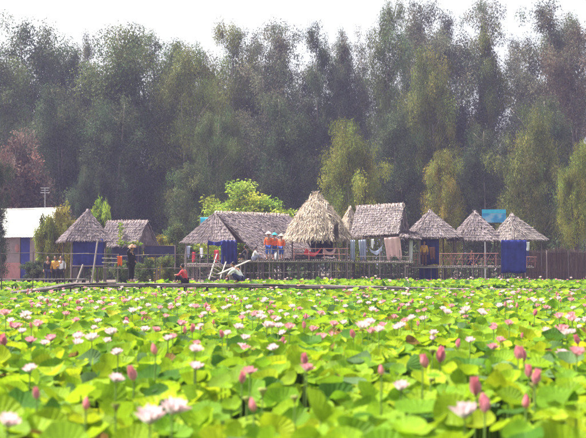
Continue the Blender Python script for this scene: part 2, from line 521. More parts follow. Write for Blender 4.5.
def grove():
    gum, den = 'gum tree', 'tree'
    G = lambda i: GUM[i % 6]
    N = lambda i: DENSE[i % 4]
    T = [
        # var, label, px, top, D, colour, wide
        (G(0), 'tall dark gum tree at the far left edge of the grove', 4, 33, 104, MDG, 1.05),
        (N(0), 'broad dark tree rising behind the white-roofed house', 40, 21, 108, DKG, 0.95),
        (G(1), 'thin gum tree topped by a small separate tuft, left of the big round crown', 95, 27, 116, GREY, 0.5),
        (N(1), 'widest leafy tree with a rounded crown, left of centre', 142, 25, 102, MDG, 1.05),
        (N(2), 'dense olive green tree right beside the widest crown', 186, 42, 99, OLV, 0.75),
        (G(2), 'bright green topped gum tree behind the long thatched roof', 234, 19, 110, OLV, 0.75),
        (G(3), 'grey feathery gum tree above the bright green shrub', 268, 17, 106, GREY, 1.05),
        (G(4), 'thin grey gum tree behind the shaggy straw hut', 294, 30, 112, GREY, 0.8),
        (G(0), 'pointed dark gum tree just left of the yellow-green tree', 316, 20, 110, DKG, 0.62),
        (G(1), 'slim gum tree with a pointed crown left of the tallest one', 355, 22, 110, GREY, 0.72),
        (G(2), 'tallest gum tree reaching past the top edge near the middle', 390, -8, 108, MDG, 0.62),
        (G(4), 'tall loose gum tree to the right of the tallest', 426, -7, 112, GREY, 0.8),
        (G(3), 'gum tree with many sky gaps behind the pair of small pyramid huts', 472, -4, 112, GREY, 0.95),
        (G(1), 'short topped gum tree beside a notch of open sky', 499, 16, 110, OLV, 0.62),
        (G(0), 'tall open gum tree on the right with a wide ragged top', 541, 0, 112, GREY, 1.0),
        (G(2), 'dark reddish gum tree at the right edge of the grove', 578, 13, 106, (0.105, 0.09, 0.055), 0.95),
        (G(5), 'dark gum tree just left of the small separate tuft', 66, 47, 110, DKG, 0.9),
        (G(3), 'gum tree filling the left shoulder of the widest crown', 116, 44, 108, MDG, 0.9),
        (G(5), 'gum tree on the right shoulder of the widest crown', 166, 30, 107, MDG, 0.95),
        (G(0), 'lower gum tree in the dip left of the bright green topped one', 205, 50, 112, OLV, 0.8),
        (G(1), 'grey gum tree crowding the right side of the bright green topped one', 252, 28, 115, GREY, 0.8),
        (G(5), 'short dark gum tree in the dip left of the slim pointed one', 336, 42, 115, DKG, 0.75),
        (G(3), 'short grey gum tree in the dip left of the tallest one', 372, 44, 116, GREY, 0.7),
        (G(5), 'thin gum tree close on the right side of the tallest one', 407, 16, 117, DKG, 0.6),
        (G(0), 'tall gum tree left of the one with many sky gaps', 451, 4, 118, GREY, 0.75),
        (G(4), 'gum tree in the notch left of the wide ragged top', 519, 32, 118, GREY, 0.7),
        (G(5), 'gum tree between the wide ragged top and the dark reddish one', 561, 14, 117, MDG, 0.7),
        (N(3), 'olive tree with a sunlit rounded top in mid grove', 438, 46, 98, OLV, 0.62),
        (N(2), 'dark bushy tree below the bright green topped gum', 214, 108, 92, MDG, 0.75),
        (N(0), 'dark green mid-height tree behind the small gabled hut', 112, 100, 96, DKG, 1.0),
        (N(3), 'dark leafy tree behind the brown tree at left', 66, 84, 98, DKG, 0.9),
        (N(1), 'shadowy leafy tree behind the shaggy straw hut, right of the bright shrub', 283, 96, 98, DKG, 0.9),
        (N(2), 'low dark tree behind the gable-roofed stilt hut', 398, 106, 98, DKG, 0.9),
        (N(0), 'low dark tree behind the small pyramid huts', 486, 128, 99, DKG, 0.9),
        (N(1), 'dark broad tree filling the lower right of the grove', 560, 96, 99, DKG, 0.85),
    ]
    for i, (v, lab, px, top, D, c, w) in enumerate(T):
        tree(v, 'gum_tree' if v in GUM else 'leafy_tree', lab, gum if v in GUM else den, px, top, D, c, w * (1.06 if v in GUM else 1.04), 'trees of the grove')
    rd = random.Random(5)
    prof = [(-60, 60), (0, 62), (70, 70), (110, 62), (215, 70), (300, 75), (345, 75), (380, 80), (430, 100), (520, 112), (640, 90)]
    for k in range(20):
        px = -58 + k * 36 + rd.uniform(-8, 8)
        top = np.interp(px, [a for a, b in prof], [b for a, b in prof]) + rd.uniform(8, 40)
        v = DENSE[k % 4] if k % 3 else GUM[k % 5]
        tree(v, 'background_tree', 'dark tree of the row standing behind the front trees of the grove', 'tree', px, top, 126 + rd.uniform(-5, 8), DKG, 0.85, 'back row trees')
    # nearer, shorter, sunlit trees
    tree(WIDE, 'young_gum_tree', 'yellow-green bushy young gum standing behind the straw hut', 'gum tree', 355, 119, 86, YLG, 0.78, rz=0.6)
    tree(YOUNG[0], 'young_gum_tree', 'slim yellow-tipped young gum standing between the gable hut and pyramid hut', 'gum tree', 443, 152, 84, (0.22, 0.215, 0.04), 0.75)
    tree(WIDE, 'young_gum_tree', 'wide pale olive gum to the right, behind the last blue-walled hut', 'gum tree', 533, 110, 88, OLV, 0.72, rz=3.1)
    tree(EDGE, 'young_gum_tree', 'yellow-green gum with a dark bare lower trunk, cut by the right edge', 'gum tree', 577, 143, 79, YLG, 0.62)
    tree(BUSH, 'brown_tree', 'reddish brown dry-leaved tree behind the white roof', 'tree', 27, 152, 87, BRN, 0.68)
    tree(YOUNG[1], 'weeping_tree', 'dark green weeping tree cut by the left edge', 'tree', -6, 160, 73, (0.06, 0.09, 0.035), 0.7)
    tree(YOUNG[2], 'young_gum_tree', 'small dull green tree between brown tree and the small gabled hut', 'gum tree', 82, 168, 92, DKG, 0.7)
    tree(YOUNG[0], 'young_gum_tree', 'soft green young tree left of the long thatched roof', 'gum tree', 190, 165, 90, MDG, 1.0)
    # shrubs
    S = SHRUB
    tree(BUSH, 'shrub', 'bright green round shrub behind the long thatched roof', 'shrub', 248, 194, 80, BRI, 1.22)
    tree(S[1], 'shrub', 'yellow-green shrub in front of the white roof', 'shrub', 47, 218, 74, YLG, 0.42)
    tree(S[2], 'shrub', 'golden green shrub right of the white-roofed house', 'shrub', 64, 212, 76, (0.27, 0.25, 0.04), 0.48)
    tree(S[0], 'shrub', 'bright yellow-green bush behind the leftmost pyramid hut', 'shrub', 99, 202, 77, BRI, 0.32)
    tree(S[1], 'shrub', 'yellow bush at the right end of the small gabled hut', 'shrub', 163, 238, 76, (0.36, 0.33, 0.04), 0.7)
    tree(CONE[0], 'conical_shrub', 'narrow cone-shaped green shrub left of the long thatched roof', 'shrub', 176, 223, 76, MDG, 0.75)
    tree(S[2], 'shrub', 'low green shrub behind the rails, right of the figure in black', 'shrub', 146, 260, 63, MDG, 1.0)
    tree(S[0], 'shrub', 'low yellow-flowered bush near the seated person in red', 'shrub', 168, 256, 64, OLV, 0.62)
    tree(S[1], 'shrub', 'low green shrub behind the orange life vest', 'shrub', 122, 261, 63.5, MDG, 0.8)
    tree(S[1], 'shrub', 'small dark shrub beside the pink house wall', 'shrub', 33, 262, 68, DKG, 1.1)
grove()

# far wood that reads as one dark mass between the trunks
def far_wood():
    rng = np.random.default_rng(9)
    k = 800
    C = np.stack([rng.uniform(-72, 72, k), rng.uniform(142, 160, k), rng.uniform(1, 16, k) * rng.uniform(0.3, 1, k) + 1.0], 1)
    Rr = rng.uniform(1.1, 2.2, k)
    V, F, T = leaf_cloud(C, Rr, 62, clump_tints(k, DKG, 0.25, rng), (0.32, 0.85), 0.8, 1.2, rng)
    V[:, 2] = np.maximum(V[:, 2], 1.05)
    o = link('far_wood', np_mesh('far_wood', V, F, M['foliage'], T))
    tag(o, 'dark mass of distant trees behind the grove', 'wood', kind='stuff')
far_wood()

# low tangled growth under the grove
def undergrowth():
    rng = np.random.default_rng(19)
    k = 620
    C = np.stack([rng.uniform(-48, 48, k), rng.uniform(84, 100, k), 1.0 + 3.6 * rng.random(k) ** 1.4], 1)
    Rr = rng.uniform(.5, 1.0, k)
    V, F, T = leaf_cloud(C, Rr, 75, clump_tints(k, DKG, 0.3, rng), (0.15, 0.34), 0.4, 1.1, rng)
    V[:, 2] = np.maximum(V[:, 2], .98)
    o = link('undergrowth', np_mesh('undergrowth', V, F, M['foliage'], T))
    tag(o, 'dark tangled undergrowth between the huts and the tree trunks', 'undergrowth', kind='stuff')
undergrowth()

# ------------------------------------------------------------------ bamboo helpers
def pole_mesh(n=6):
    mb = MB()
    pts, rad = [], []
    for i in range(9):
        t = i / 8
        pts.append((0, 0, t)); rad.append(1.0 - 0.15 * t + (0.12 if i % 2 else 0))
    mb.tube(pts, rad, n)
    return mb
POLES = {}
def pole(name, a, b, r, mat, parent=None, off=None):
    """a bamboo pole from a to b (world), shared unit mesh"""
    if mat not in POLES:
        POLES[mat] = pole_mesh().mesh('pole_' + mat, M[mat], True)
    a, b = Vector(a), Vector(b)
    if off is not None:
        a = a - off; b = b - off
    d = b - a
    o = link(name, POLES[mat], parent)
    o.location = a
    o.rotation_euler = d.to_track_quat('Z', 'Y').to_euler()
    o.scale = (r, r, d.length)
    return o

def cloth(name, a, b, drop, mat, parent=None, folds=4, amp=0.06, nu=24, nv=10, sag=0.0, thick=0.015, hem=0.04, off=None):
    """hanging sheet between top corners a, b: folds, uneven hem, real thickness"""
    a, b = Vector(a), Vector(b)
    if off is not None: a, b = a - off, b - off
    d = (b - a); nrm = Vector((d.y, -d.x, 0)).normalized()
    ph = R(0, 6.28)
    squeeze, skew = (0, 0) if parent is not None else (R(-.1, .35), R(-.18, .18))
    if parent is None: hem = .12 * drop
    def base(u, v):
        f = math.sin(u * folds * 6.28 + ph + v * 0.8) * amp * (0.3 + 0.7 * v) + math.sin(u * folds * 13.1 + ph * 2) * amp * 0.3 * v
        p = a + d * (.5 + (u - .5) * (1 - squeeze * v) + skew * v) + nrm * f
        h = drop + hem * math.sin(u * 9 + ph) * v
        p.z -= h * v + sag * math.sin(u * math.pi) * (1 - v * 0.3)
        return p
    mb = MB()
    mb.grid(lambda u, v: base(u, v) + nrm * thick / 2, nu, nv)
    mb.grid(lambda u, v: base(1 - u, v) - nrm * thick / 2, nu, nv)
    N1 = (nu + 1) * (nv + 1)
    fr, bk = (lambda i, j: j * (nu + 1) + i), (lambda i, j: N1 + j * (nu + 1) + (nu - i))
    for j in range(nv):
        mb.f.append((fr(0, j), fr(0, j + 1), bk(0, j + 1), bk(0, j)))
        mb.f.append((fr(nu, j + 1), fr(nu, j), bk(nu, j), bk(nu, j + 1)))
    for i in range(nu):
        mb.f.append((fr(i + 1, 0), fr(i, 0), bk(i, 0), bk(i + 1, 0)))
        mb.f.append((fr(i, nv), fr(i + 1, nv), bk(i + 1, nv), bk(i, nv)))
    return mb.build(name, M[mat], parent, True)

# ------------------------------------------------------------------ thatch
def thatch(parent, faces, off, color, blade=(0.045, 0.36), dens=380, lift=0.075, fringe=0.2, rows=0.2, shag=0.09, jit=0.07, seed=1, thick=0.09, tint_spread=0.35):
    """faces: (a, b, c, d): eave a->b, ridge d->c. Solid layer beneath, courses of straw blades on top"""
    rng = np.random.default_rng(seed)
    shell = MB()
    Vs, Ts = [], []
    for (a, b, c, d) in faces:
        a, b, c, d = [np.array(tuple(p - off)) for p in (a, b, c, d)]
        n = np.cross(b - a, (c + d) / 2 - a); n /= np.linalg.norm(n)
        if n[2] < 0: n = -n
        tri = np.linalg.norm(c - d) < 0.02
        lo = [p - n * thick for p in (a, b, c, d)]
        up = [p - n * 0.015 for p in (a, b, c, d)]
        shell.add([Vector(p) for p in up + lo], [(0, 1, 2, 3), (7, 6, 5, 4), (0, 4, 5, 1), (1, 5, 6, 2), (2, 6, 7, 3), (3, 7, 4, 0)])
        top_m, bot_m = (c + d) / 2, (a + b) / 2
        slope = np.linalg.norm(top_m - bot_m)
        wa, wb = np.linalg.norm(b - a), np.linalg.norm(c - d)
        area = slope * (wa + wb) / 2
        N = int(area * dens)
        nrow = max(3, int(slope / rows))
        # choose t with density following width
        t = rng.random(N * 3)
        wt = wa + (wb - wa) * t
        t = t[rng.random(N * 3) * max(wa, wb) < wt][:N]
        t = (np.floor(t * nrow) + rng.normal(0, jit, len(t))) / nrow
        t = np.clip(t, -0.02, 0.985)
        nf = int(wa * 60)
        t = np.concatenate([t, rng.uniform(-0.02, 0.03, nf)])
        s = rng.random(len(t))
        P = (a + (b - a) * s[:, None]) * (1 - t)[:, None] + (d + (c - d) * s[:, None]) * t[:, None]
        dn = (a + (b - a) * s[:, None]) - (d + (c - d) * s[:, None])
        dn /= np.linalg.norm(dn, axis=1)[:, None]
        e = (b - a) / np.linalg.norm(b - a)
        L = blade[1] * rng.uniform(0.6, 1.3, len(t))
        L[-nf:] += fringe * rng.uniform(-0.6, 1.0, nf)
        ang = rng.normal(0, shag * 1.6, len(t))
        dd = dn * np.cos(ang)[:, None] + e[None] * np.sin(ang)[:, None]
        dd += n[None] * rng.normal(0, shag, len(t))[:, None]
        # below the eave the straw hangs
        dd[-nf:, 2] -= 0.25
        dd /= np.linalg.norm(dd, axis=1)[:, None]
        w = np.cross(dd, n[None]); w /= np.linalg.norm(w, axis=1)[:, None]
        tw = rng.normal(0, 0.35, len(t))[:, None]
        w = w * np.cos(tw) + n[None] * np.sin(tw)
        W = (blade[0] * rng.uniform(0.5, 1.4, len(t)))[:, None]
        start = P - dd * (L * 0.55)[:, None] + n[None] * (0.005 + 0.3 * lift * rng.random(len(t)))[:, None]
        end = P + dd * (L * 0.45)[:, None] + n[None] * (lift * (0.4 + rng.random(len(t))))[:, None]
        V = np.stack([start - w * W / 2, start + w * W / 2, end + w * W * 0.3, end - w * W * 0.3], 1)
        # keep the blades of a triangular face inside its hips
        if tri:
            kk = rng.random(len(t)) < 2
            V = V[kk]
        Vs.append(V.reshape(-1, 3))
        tn = rng.uniform(1 - tint_spread, 1 + tint_spread, (len(V), 1)) * np.array([[1, 1, 1]])
        patch = 1 + 0.18 * np.sin(s * 9 + seed) * np.cos(t * 7 + seed * 2)
        tn = tn * patch[:, None]
        tn[:, 2] *= rng.uniform(0.85, 1.1, len(V))
        Ts.append(np.repeat(tn, 4, axis=0))
    roof = shell.build('roof', M['darkwood'], parent)
    V = np.concatenate(Vs); T = np.concatenate(Ts)
    th = link('thatch', np_mesh('thatch', V, np.arange(len(V)).reshape(-1, 4), M['thatch'], T), roof)
    th.color = (*color, 1)
    tag(th, kind='stuff')
    return roof

def ridge_roll(roof, a, b, off, color, r=0.09, seed=3, n_per=160):
    rng = np.random.default_rng(seed)
    a, b = np.array(tuple(a - off)), np.array(tuple(b - off))
    L = max(0.25, np.linalg.norm(b - a)); n = int(L * n_per) + 40
    s = rng.random(n); P = a + (b - a) * s[:, None]
    P = P + rng.normal(0, r * 0.4, (n, 3))
    dd = np.stack([rng.normal(0, .35, n), rng.normal(0, 1, n), -0.9 - rng.random(n) * .4], 1)
    dd /= np.linalg.norm(dd, axis=1)[:, None]
    w = np.cross(dd, np.array([[0, 0.2, 1.0]])); w /= np.linalg.norm(w, axis=1)[:, None]
    Ln = rng.uniform(0.15, 0.34, n)[:, None]; W = rng.uniform(.015, .03, n)[:, None]
    st = P + np.array([[0, 0, 0.07]])
    V = np.stack([st - w * W, st + w * W, st + dd * Ln + w * W * .6, st + dd * Ln - w * W * .6], 1).reshape(-1, 3)
    T = np.repeat(rng.uniform(0.9, 1.7, (n, 1)) * np.ones((1, 3)), 4, axis=0)
    o = link('ridge_straw', np_mesh('ridge_straw', V, np.arange(len(V)).reshape(-1, 4), M['thatch'], T), roof)
    o.color = (*color, 1)
    tag(o, kind='stuff')

THATCH = (0.29, 0.24, 0.248)
THATCH2 = (0.25, 0.205, 0.215)
STRAW = (0.50, 0.41, 0.335)

def pyramid_hut(name, label, px, py_apex, py_eave, pxl, pxr, D, yaw, base_z, color=THATCH, seed=1, post_mat='bamboo', straw=None, dome=False, **kw):
    apex = at(px, py_apex, D)
    width = (pxr - pxl) * D / FPX
    hw = width / 2 / (math.cos(yaw) + abs(math.sin(yaw)))
    ze = at(px, py_eave, D - hw * 0.9).z
    root = empty(name, (apex.x, D, base_z))
    off = Vector((apex.x, D, base_z))
    ccx = at((pxl + pxr) / 2, 266, D).x
    cs = []
    for sx, sy in ((-1, -1), (1, -1), (1, 1), (-1, 1)):
        x, y = sx * hw, sy * hw
        cs.append(Vector((ccx + x * math.cos(yaw) - y * math.sin(yaw), D + x * math.sin(yaw) + y * math.cos(yaw), ze)))
    faces = [(cs[i], cs[(i + 1) % 4], apex, apex) for i in range(4)]
    if dome:
        faces = []
        ring = []
        for r_, z_ in ((1.0, 0.0), (.82, .24), (.56, .52), (.27, .79)):
            ring.append([Vector((ccx + (apex.x - ccx) * z_ + hw * 1.4 * r_ * math.cos(a), D + hw * 1.4 * r_ * math.sin(a), ze + (apex.z - ze) * z_)) for a in [2 * math.pi * (i + .5) / 9 for i in range(9)]])
        for i in range(9):
            i2 = (i + 1) % 9
            faces.append((ring[0][i], ring[0][i2], ring[1][i2], ring[1][i]))
            faces.append((ring[1][i], ring[1][i2], ring[2][i2], ring[2][i]))
            faces.append((ring[2][i], ring[2][i2], ring[3][i2], ring[3][i]))
            faces.append((ring[3][i], ring[3][i2], apex, apex))
    roof = thatch(root, faces, off, color, seed=seed, **kw)
    ridge_roll(roof, apex - Vector((.05, 0, .05)), apex + Vector((.05, 0, -.05)), off, straw or color, seed=seed + 50)
    ctr = Vector((ccx, D, 0))
    posts = []
    for c in cs:
        q = c.lerp(Vector((ccx, D, ze)), 0.2)
        pole('post', (q.x, q.y, base_z), (q.x + R(-.03, .03), q.y, ze + 0.25), 0.05, post_mat, root, off)
        posts.append(q)
    for i in range(4):      # wall plates carrying the rafters
        pole('beam', posts[i] + Vector((0, 0, 0.08)), posts[(i + 1) % 4] + Vector((0, 0, 0.08)), 0.035, post_mat, root, off)
    return root, off, cs, posts, ze

# ------------------------------------------------------------------ the platform and the huts
deckz1, deckz2 = 2.46, 2.22
def platform(name, label, x0, x1, y0, y1, z, pitch, group=None, joists=True):
    root = empty(name, ((x0 + x1) / 2, y0, ground_z((x0 + x1) / 2, y0)))
    off = Vector(root.location)
    tag(root, label, 'platform', group)
    x = x0
    while x < x1:            # split bamboo deck lying front to back, ends show
        pole('deck_pole', (x, y0 - R(0.02, 0.22), z - 0.03 + R(-.012, .012)), (x, y1 + R(0, .1), z - 0.03), 0.032, 'bamboo', root, off)
        x += 0.085 if False else 0.125
    pole('edge_beam', (x0 - .1, y0 + .03, z - 0.11), (x1 + .1, y0 + .03, z - 0.11), 0.05, 'palebamboo', root, off)
    pole('edge_beam', (x0 - .1, y1 - .1, z - 0.11), (x1 + .1, y1 - .1, z - 0.11), 0.05, 'bamboo', root, off)
    pole('cross_beam', (x0 - .1, y0 + .1, z - R(.75, .9)), (x1 + .1, y0 + .1, z - R(.6, .9)), 0.03, 'bamboo', root, off)
    x = x0 + 0.05
    while x < x1:
        lean = R(-.08, .08)
        zb = ground_z(x, y0) - 0.15
        pole('stilt', (x + lean, y0 + R(0.0, .12), zb), (x, y0 + 0.1, z + R(-.12, 0.12) if random.random() < .75 else z + R(.3, .7)), R(.025, .05), random.choice(['bamboo', 'darkwood', 'darkwood']), root, off)
        x += pitch * R(.55, 1.45)
    for yy in np.arange(y0 + 1.2, y1, 1.3):
        x = x0 + R(0, .3)
        while x < x1:
            pole('stilt', (x + R(-.05, .05), yy, ground_z(x, yy) - .15), (x, yy, z - .05), R(.03, .05), 'bamboo', root, off)
            x += 1.1 * R(.8, 1.2)
    return root, off

def X(px, D): return at(px, 266, D).x

# platform under the straw hut and the gable hut
pA, oA = platform('bamboo_platform', 'long bamboo stilt platform carrying the straw hut and the people in orange', X(240, 65), X(352, 65), 65.0, 71.0, deckz1, 0.3)
pB, oB = platform('bamboo_platform', 'bamboo stilt platform under the gable-roofed hut with hung cloths', X(353.5, 66), X(412, 66), 66.3, 71.5, deckz1 - 0.05, 0.3)
pC, oC = platform('bamboo_platform', 'lower stilt platform with faded red rails under the pyramid huts', X(413.5, 68), X(533, 68), 68.2, 73.0, deckz2 - 0.1, 0.32)
pD, oD = platform('bamboo_platform', 'stilt platform under the long thatched hut', X(184, 66.4), X(236, 66.4), 66.4, 73.0, 2.2, 0.55)

def rail_run(root, off, x0, x1, y, z, h, mat, step, lattice=False, bars=2):
    x = x0
    while x <= x1 + .01:
        pole('rail_post', (x, y, z - 0.1), (x + R(-.02, .02), y, z + h + R(0, .06)), .028, mat, root, off)
        x += step
    for k in range(bars):
        zz = z + h * (k + 1) / bars
        pole('rail', (x0 - .05, y - .035, zz + R(-.03, .03)), (x1 + .05, y - .035, zz + R(-.03, .03)), .022, mat, root, off)
    if lattice:
        x = x0
        while x < x1 - .2:
            s = step / 2
            pole('lattice_bar', (x, y - .03, z + .08), (x + s, y - .03, z + h - .03), .014, mat, root, off)
            pole('lattice_bar', (x + s, y + .03, z + .08), (x, y + .03, z + h - .03), .014, mat, root, off)
            x += s

rail_run(pA, oA, X(247, 65.1), X(292, 65.1), 65.12, deckz1, 0.62, 'bamboo', 1.4, bars=1)
rail_run(pA, oA, X(294, 65.1), X(348, 65.1), 65.12, deckz1, 0.66, 'redrail', 0.9, lattice=False, bars=2)
rail_run(pC, oC, X(440, 68.3), X(498, 68.3), 68.3, deckz2 - .1, 0.75, 'redrail', 0.7, lattice=True)
rail_run(pC, oC, X(527, 68.3), X(536, 68.3), 68.3, deckz2 - .1, 0.55, 'redrail', 0.5, lattice=True)
rail_run(pC, oC, X(414, 68.3), X(418, 68.3), 68.3, deckz2 - .1, 0.75, 'redrail', 0.24)
rail_run(pB, oB, X(355, 66.4), X(410, 66.4), 66.38, deckz1 - .05, 0.25, 'bamboo', 0.55, bars=1)
rail_run(pD, oD, X(185, 66.5), X(220, 66.5), 66.45, 2.2, 0.6, 'bamboo', 0.7, bars=2)

# --- leftmost pyramid hut with blue walls
gz = lambda x, y: ground_z(x, y) - 0.05
h, off, cs, ps, ze = pyramid_hut('thatched_hut', '', 88, 210, 239.5, 56, 113, 67, math.radians(24), 1.0, THATCH2, seed=2)
tag(h, 'leftmost pyramid-roofed thatched hut with blue tarpaulin walls', 'hut', 'thatched huts')
cloth('tarpaulin_wall', at(73, 239, 65.9), at(103, 239, 66.0), 1.75, 'bluetarp', h, 5, 0.07, off=off)
cloth('tarpaulin_wall', at(103, 239, 66.05), at(106, 239, 68.2), 1.6, 'bluetarp', h, 3, 0.05, off=off)
pole('floor_beam', at(70, 266, 65.8), at(106, 266, 65.8), .05, 'bamboo', h, off)
for q in (72, 78, 84, 90, 97, 104):
    p = at(q, 266, 65.9); pole('stilt', (p.x, 65.9, gz(p.x, 65.9)), (p.x, 65.9, p.z + .05), .04, 'darkwood', h, off)

# --- small gabled hut with dark side shed
def gable_roof(root, off, rl, rr, run, drop, theta, color, seed, back_run=None, **kw):
    """ridge rl->rr, front slope falls along (-sin, -cos) of theta"""
    f = Vector((-math.sin(theta), -math.cos(theta), 0))
    fl, fr = rl + f * run - Vector((0, 0, drop)), rr + f * run - Vector((0, 0, drop))
    br = back_run or run
    bl, bb = rl - f * br - Vector((0, 0, drop * br / run)), rr - f * br - Vector((0, 0, drop * br / run))
    roof = thatch(root, [(fl, fr, rr, rl), (bb, bl, rl, rr)], off, color, seed=seed, **kw)
    ridge_roll(roof, rl, rr, off, (min(.6, color[0] * 1.25), color[1] * 1.2, color[2] * 1.1), seed=seed + 9)
    return roof, fl, fr, bl, bb

def end_thatch(root, off, a, b, apex, color, seed):
    return thatch(root, [(a, b, apex, apex)], off, color, seed=seed, dens=260, lift=0.03)

rl, rr = at(108, 222, 71.5), at(148, 221.5, 71.0)
hB = empty('thatched_hut', (rl.lerp(rr, .5).x, 70.5, 1.0)); off = Vector(hB.location)
tag(hB, 'small gabled thatched hut with a dark side wall, right of the leftmost hut', 'hut', 'thatched huts')
roof, fl, fr, bl, bb = gable_roof(hB, off, rl, rr, 1.35, 1.55, math.radians(24), THATCH, 12)
end_thatch(hB, off, fr + Vector((.02, 0, 0)), bb + Vector((.02, 0, 0)), rr + Vector((-.1, 0, 0)), THATCH2, 13)
for q in (fl.lerp(rl, .15), fr.lerp(rr, .15), bl.lerp(rl, .15), bb.lerp(rr, .15)):
    pole('post', (q.x, q.y, gz(q.x, q.y)), (q.x, q.y, q.z), .05, 'bamboo', hB, off)
cloth('dark_wall', at(112, 246, 70.4), at(141, 246, 69.9), 1.5, 'navytarp', hB, 4, .04, off=off)
# side shed wall of dark sheet
cloth('dark_wall', at(144, 246, 70.6), at(175, 246.5, 70.8), 0.75, 'navytarp', hB, 4, .03, off=off)
pole('beam', at(143, 245.7, 70.6), at(176, 246, 70.8), .04, 'darkwood', hB, off)
for q in (145, 160, 175):
    p = at(q, 245, 70.7); pole('post', (p.x, 70.75, gz(p.x, 70.7)), (p.x, 70.75, p.z), .045, 'bamboo', hB, off)

# --- long thatched hut
th = math.radians(-42)
A = at(215.5, 212.5, 70.0)
Bq = A + Vector((math.cos(th), -math.sin(th), 0)) * 6.3
f = Vector((-math.sin(th), -math.cos(th), 0))
hC = empty('thatched_longhouse', (A.x + 2, 70.5, 1.0)); off = Vector(hC.location)
tag(hC, 'long thatched hut with a big sweeping roof and a blue curtain at its open end', 'hut', 'thatched huts')
fl, fr = A + f * 4.45 - Vector((0, 0, 2.9)), Bq + f * 4.45 - Vector((0, 0, 2.9))
bl, bb = A - f * 2.75 - Vector((0, 0, 1.78)), Bq - f * 2.75 - Vector((0, 0, 1.78))
roof = thatch(hC, [(fl, fr, Bq, A), (bb, bl, A, Bq)], off, THATCH2, seed=21, dens=300)
ridge_roll(roof, A, Bq, off, (.5, .42, .36), seed=22)
ux = Vector((-math.cos(th), math.sin(th), 0))
hipf = A + f * 2.72 - Vector((0, 0, 1.83)) + ux * .55
hipb = A - f * 2.85 - Vector((0, 0, 1.80)) + ux * .55
thatch(hC, [(hipb, hipf, A + ux * .06, A + ux * .06)], off, THATCH, seed=23, dens=330)
for q in (hipf.lerp(A, .12), hipb.lerp(A, .12), fl.lerp(A, .04), hipf.lerp(hipb, .5), fr.lerp(Bq, .05), bb.lerp(Bq, .05), fl.lerp(fr, .33), fl.lerp(fr, .66)):
    pole('post', (q.x, q.y, gz(q.x, q.y)), (q.x, q.y, q.z - .02), .05, 'bamboo', hC, off)
pole('tie_beam', hipb + Vector((0, 0, -.05)), hipf + Vector((0, 0, -.05)), .045, 'bamboo', hC, off)
pole('floor_beam', at(184, 264, 68.5), at(240, 264, 68.2), .05, 'bamboo', hC, off)
cloth('curtain', at(221, 240, 67.6), at(237, 240, 67.5), 1.6, 'bluetarp', hC, 4, .09, off=off)
cloth('curtain', at(208, 240, 67.7), at(223, 240, 67.6), .28, 'bluetarp', hC, 2, .06, sag=0.12, off=off)

# --- shaggy straw hut
hD, off, cs, ps, ze = pyramid_hut('straw_hut', '', 316, 194.5, 236, 286, 350, 68, math.radians(38), deckz1, STRAW, seed=31, dome=True,
                                  blade=(0.045, 0.75), dens=330, lift=0.12, fringe=0.5, rows=0.3, shag=0.2, jit=0.3, tint_spread=0.5, straw=(.62, .5, .36))
tag(hD, 'tall shaggy pale straw hut open at the front, on the long platform', 'hut', 'thatched huts')
cloth('dark_back_wall', at(311, 233, 69.2), at(333, 233, 69.2), 1.5, 'navytarp', hD, 3, .04, off=off)
pole('brace', at(305, 237, 66.6), at(316, 257, 66.6), .05, 'bamboo', hD, off)
pole('post', at(336, 259, 66.3), at(335, 228, 66.3), .05, 'darkwood', hD, off)
# frayed dark bundle hanging at the right of the eave
mb = MB()
p0 = at(335.5, 225, 66.1) - off
for k in range(60):
    a = Vector((p0.x + R(-.1, .14), p0.y + R(-.08, .08), p0.z + R(-.1, .1)))
    mb.tube([a, a + Vector((R(-.06, .06), R(-.04, .04), -R(.3, .6))), a + Vector((R(-.16, .16), R(-.05, .05), -R(.6, 1.0)))], [.014, .012, .006], 3)
mb.build('straw_bundle', M['darkwood'], hD)

# --- small straw peak behind
hS, off, cs, ps, ze = pyramid_hut('thatched_hut', '', 350, 207, 236, 333, 367, 76, math.radians(30), 1.0, STRAW, seed=33, dens=300)
tag(hS, 'small straw-roofed hut peeking out behind the shaggy straw hut', 'hut', 'thatched huts')

# --- gable-roofed stilt hut
rl, rr = at(357, 207.2, 69.8), at(404, 204.5, 69.2)
hE = empty('thatched_hut', (rl.lerp(rr, .5).x, 69.0, deckz1 - .05)); off = Vector(hE.location)
tag(hE, 'gable-roofed thatched stilt hut with cloths hung under its eave', 'hut', 'thatched huts')
roof, fl, fr, bl, bb = gable_roof(hE, off, rl, rr, 1.75, 1.82, math.radians(17), (0.34, 0.285, 0.285), 41, dens=380)
end_thatch(hE, off, fr.lerp(rr, .1) + Vector((.02, 0, 0)), bb.lerp(rr, .05) + Vector((.02, 0, 0)), rr + Vector((-.1, 0, 0)), THATCH2, 43)
a1, a2 = at(398, 233, 67.6), at(418, 239, 67.9)
pole('lean_to_edge', a1, a2, .04, 'bamboo', hE, off)
thatch(hE, [(at(399, 236.5, 67.0), at(421, 239.5, 67.3), at(417, 233, 69.3), at(403, 229, 69.0))], off, THATCH2, seed=44, dens=260)
for q in (fl.lerp(rl, .12), fr.lerp(rr, .12), bl.lerp(rl, .12), bb.lerp(rr, .12), fl.lerp(fr, .34).lerp(rl, .08), fl.lerp(fr, .68).lerp(rl, .08)):
    pole('post', (q.x, q.y, deckz1 - .08), (q.x, q.y, q.z), .045, 'bamboo', hE, off)
pole('beam', fl.lerp(rl, .12), fr.lerp(rr, .12), .04, 'bamboo', hE, off)
pole('post', at(411, 262, 67.9), at(411, 236.5, 67.9), .04, 'palebamboo', hE, off)
pole('post', at(419.5, 264, 68.1), at(419, 238, 68.1), .04, 'bamboo', hE, off)

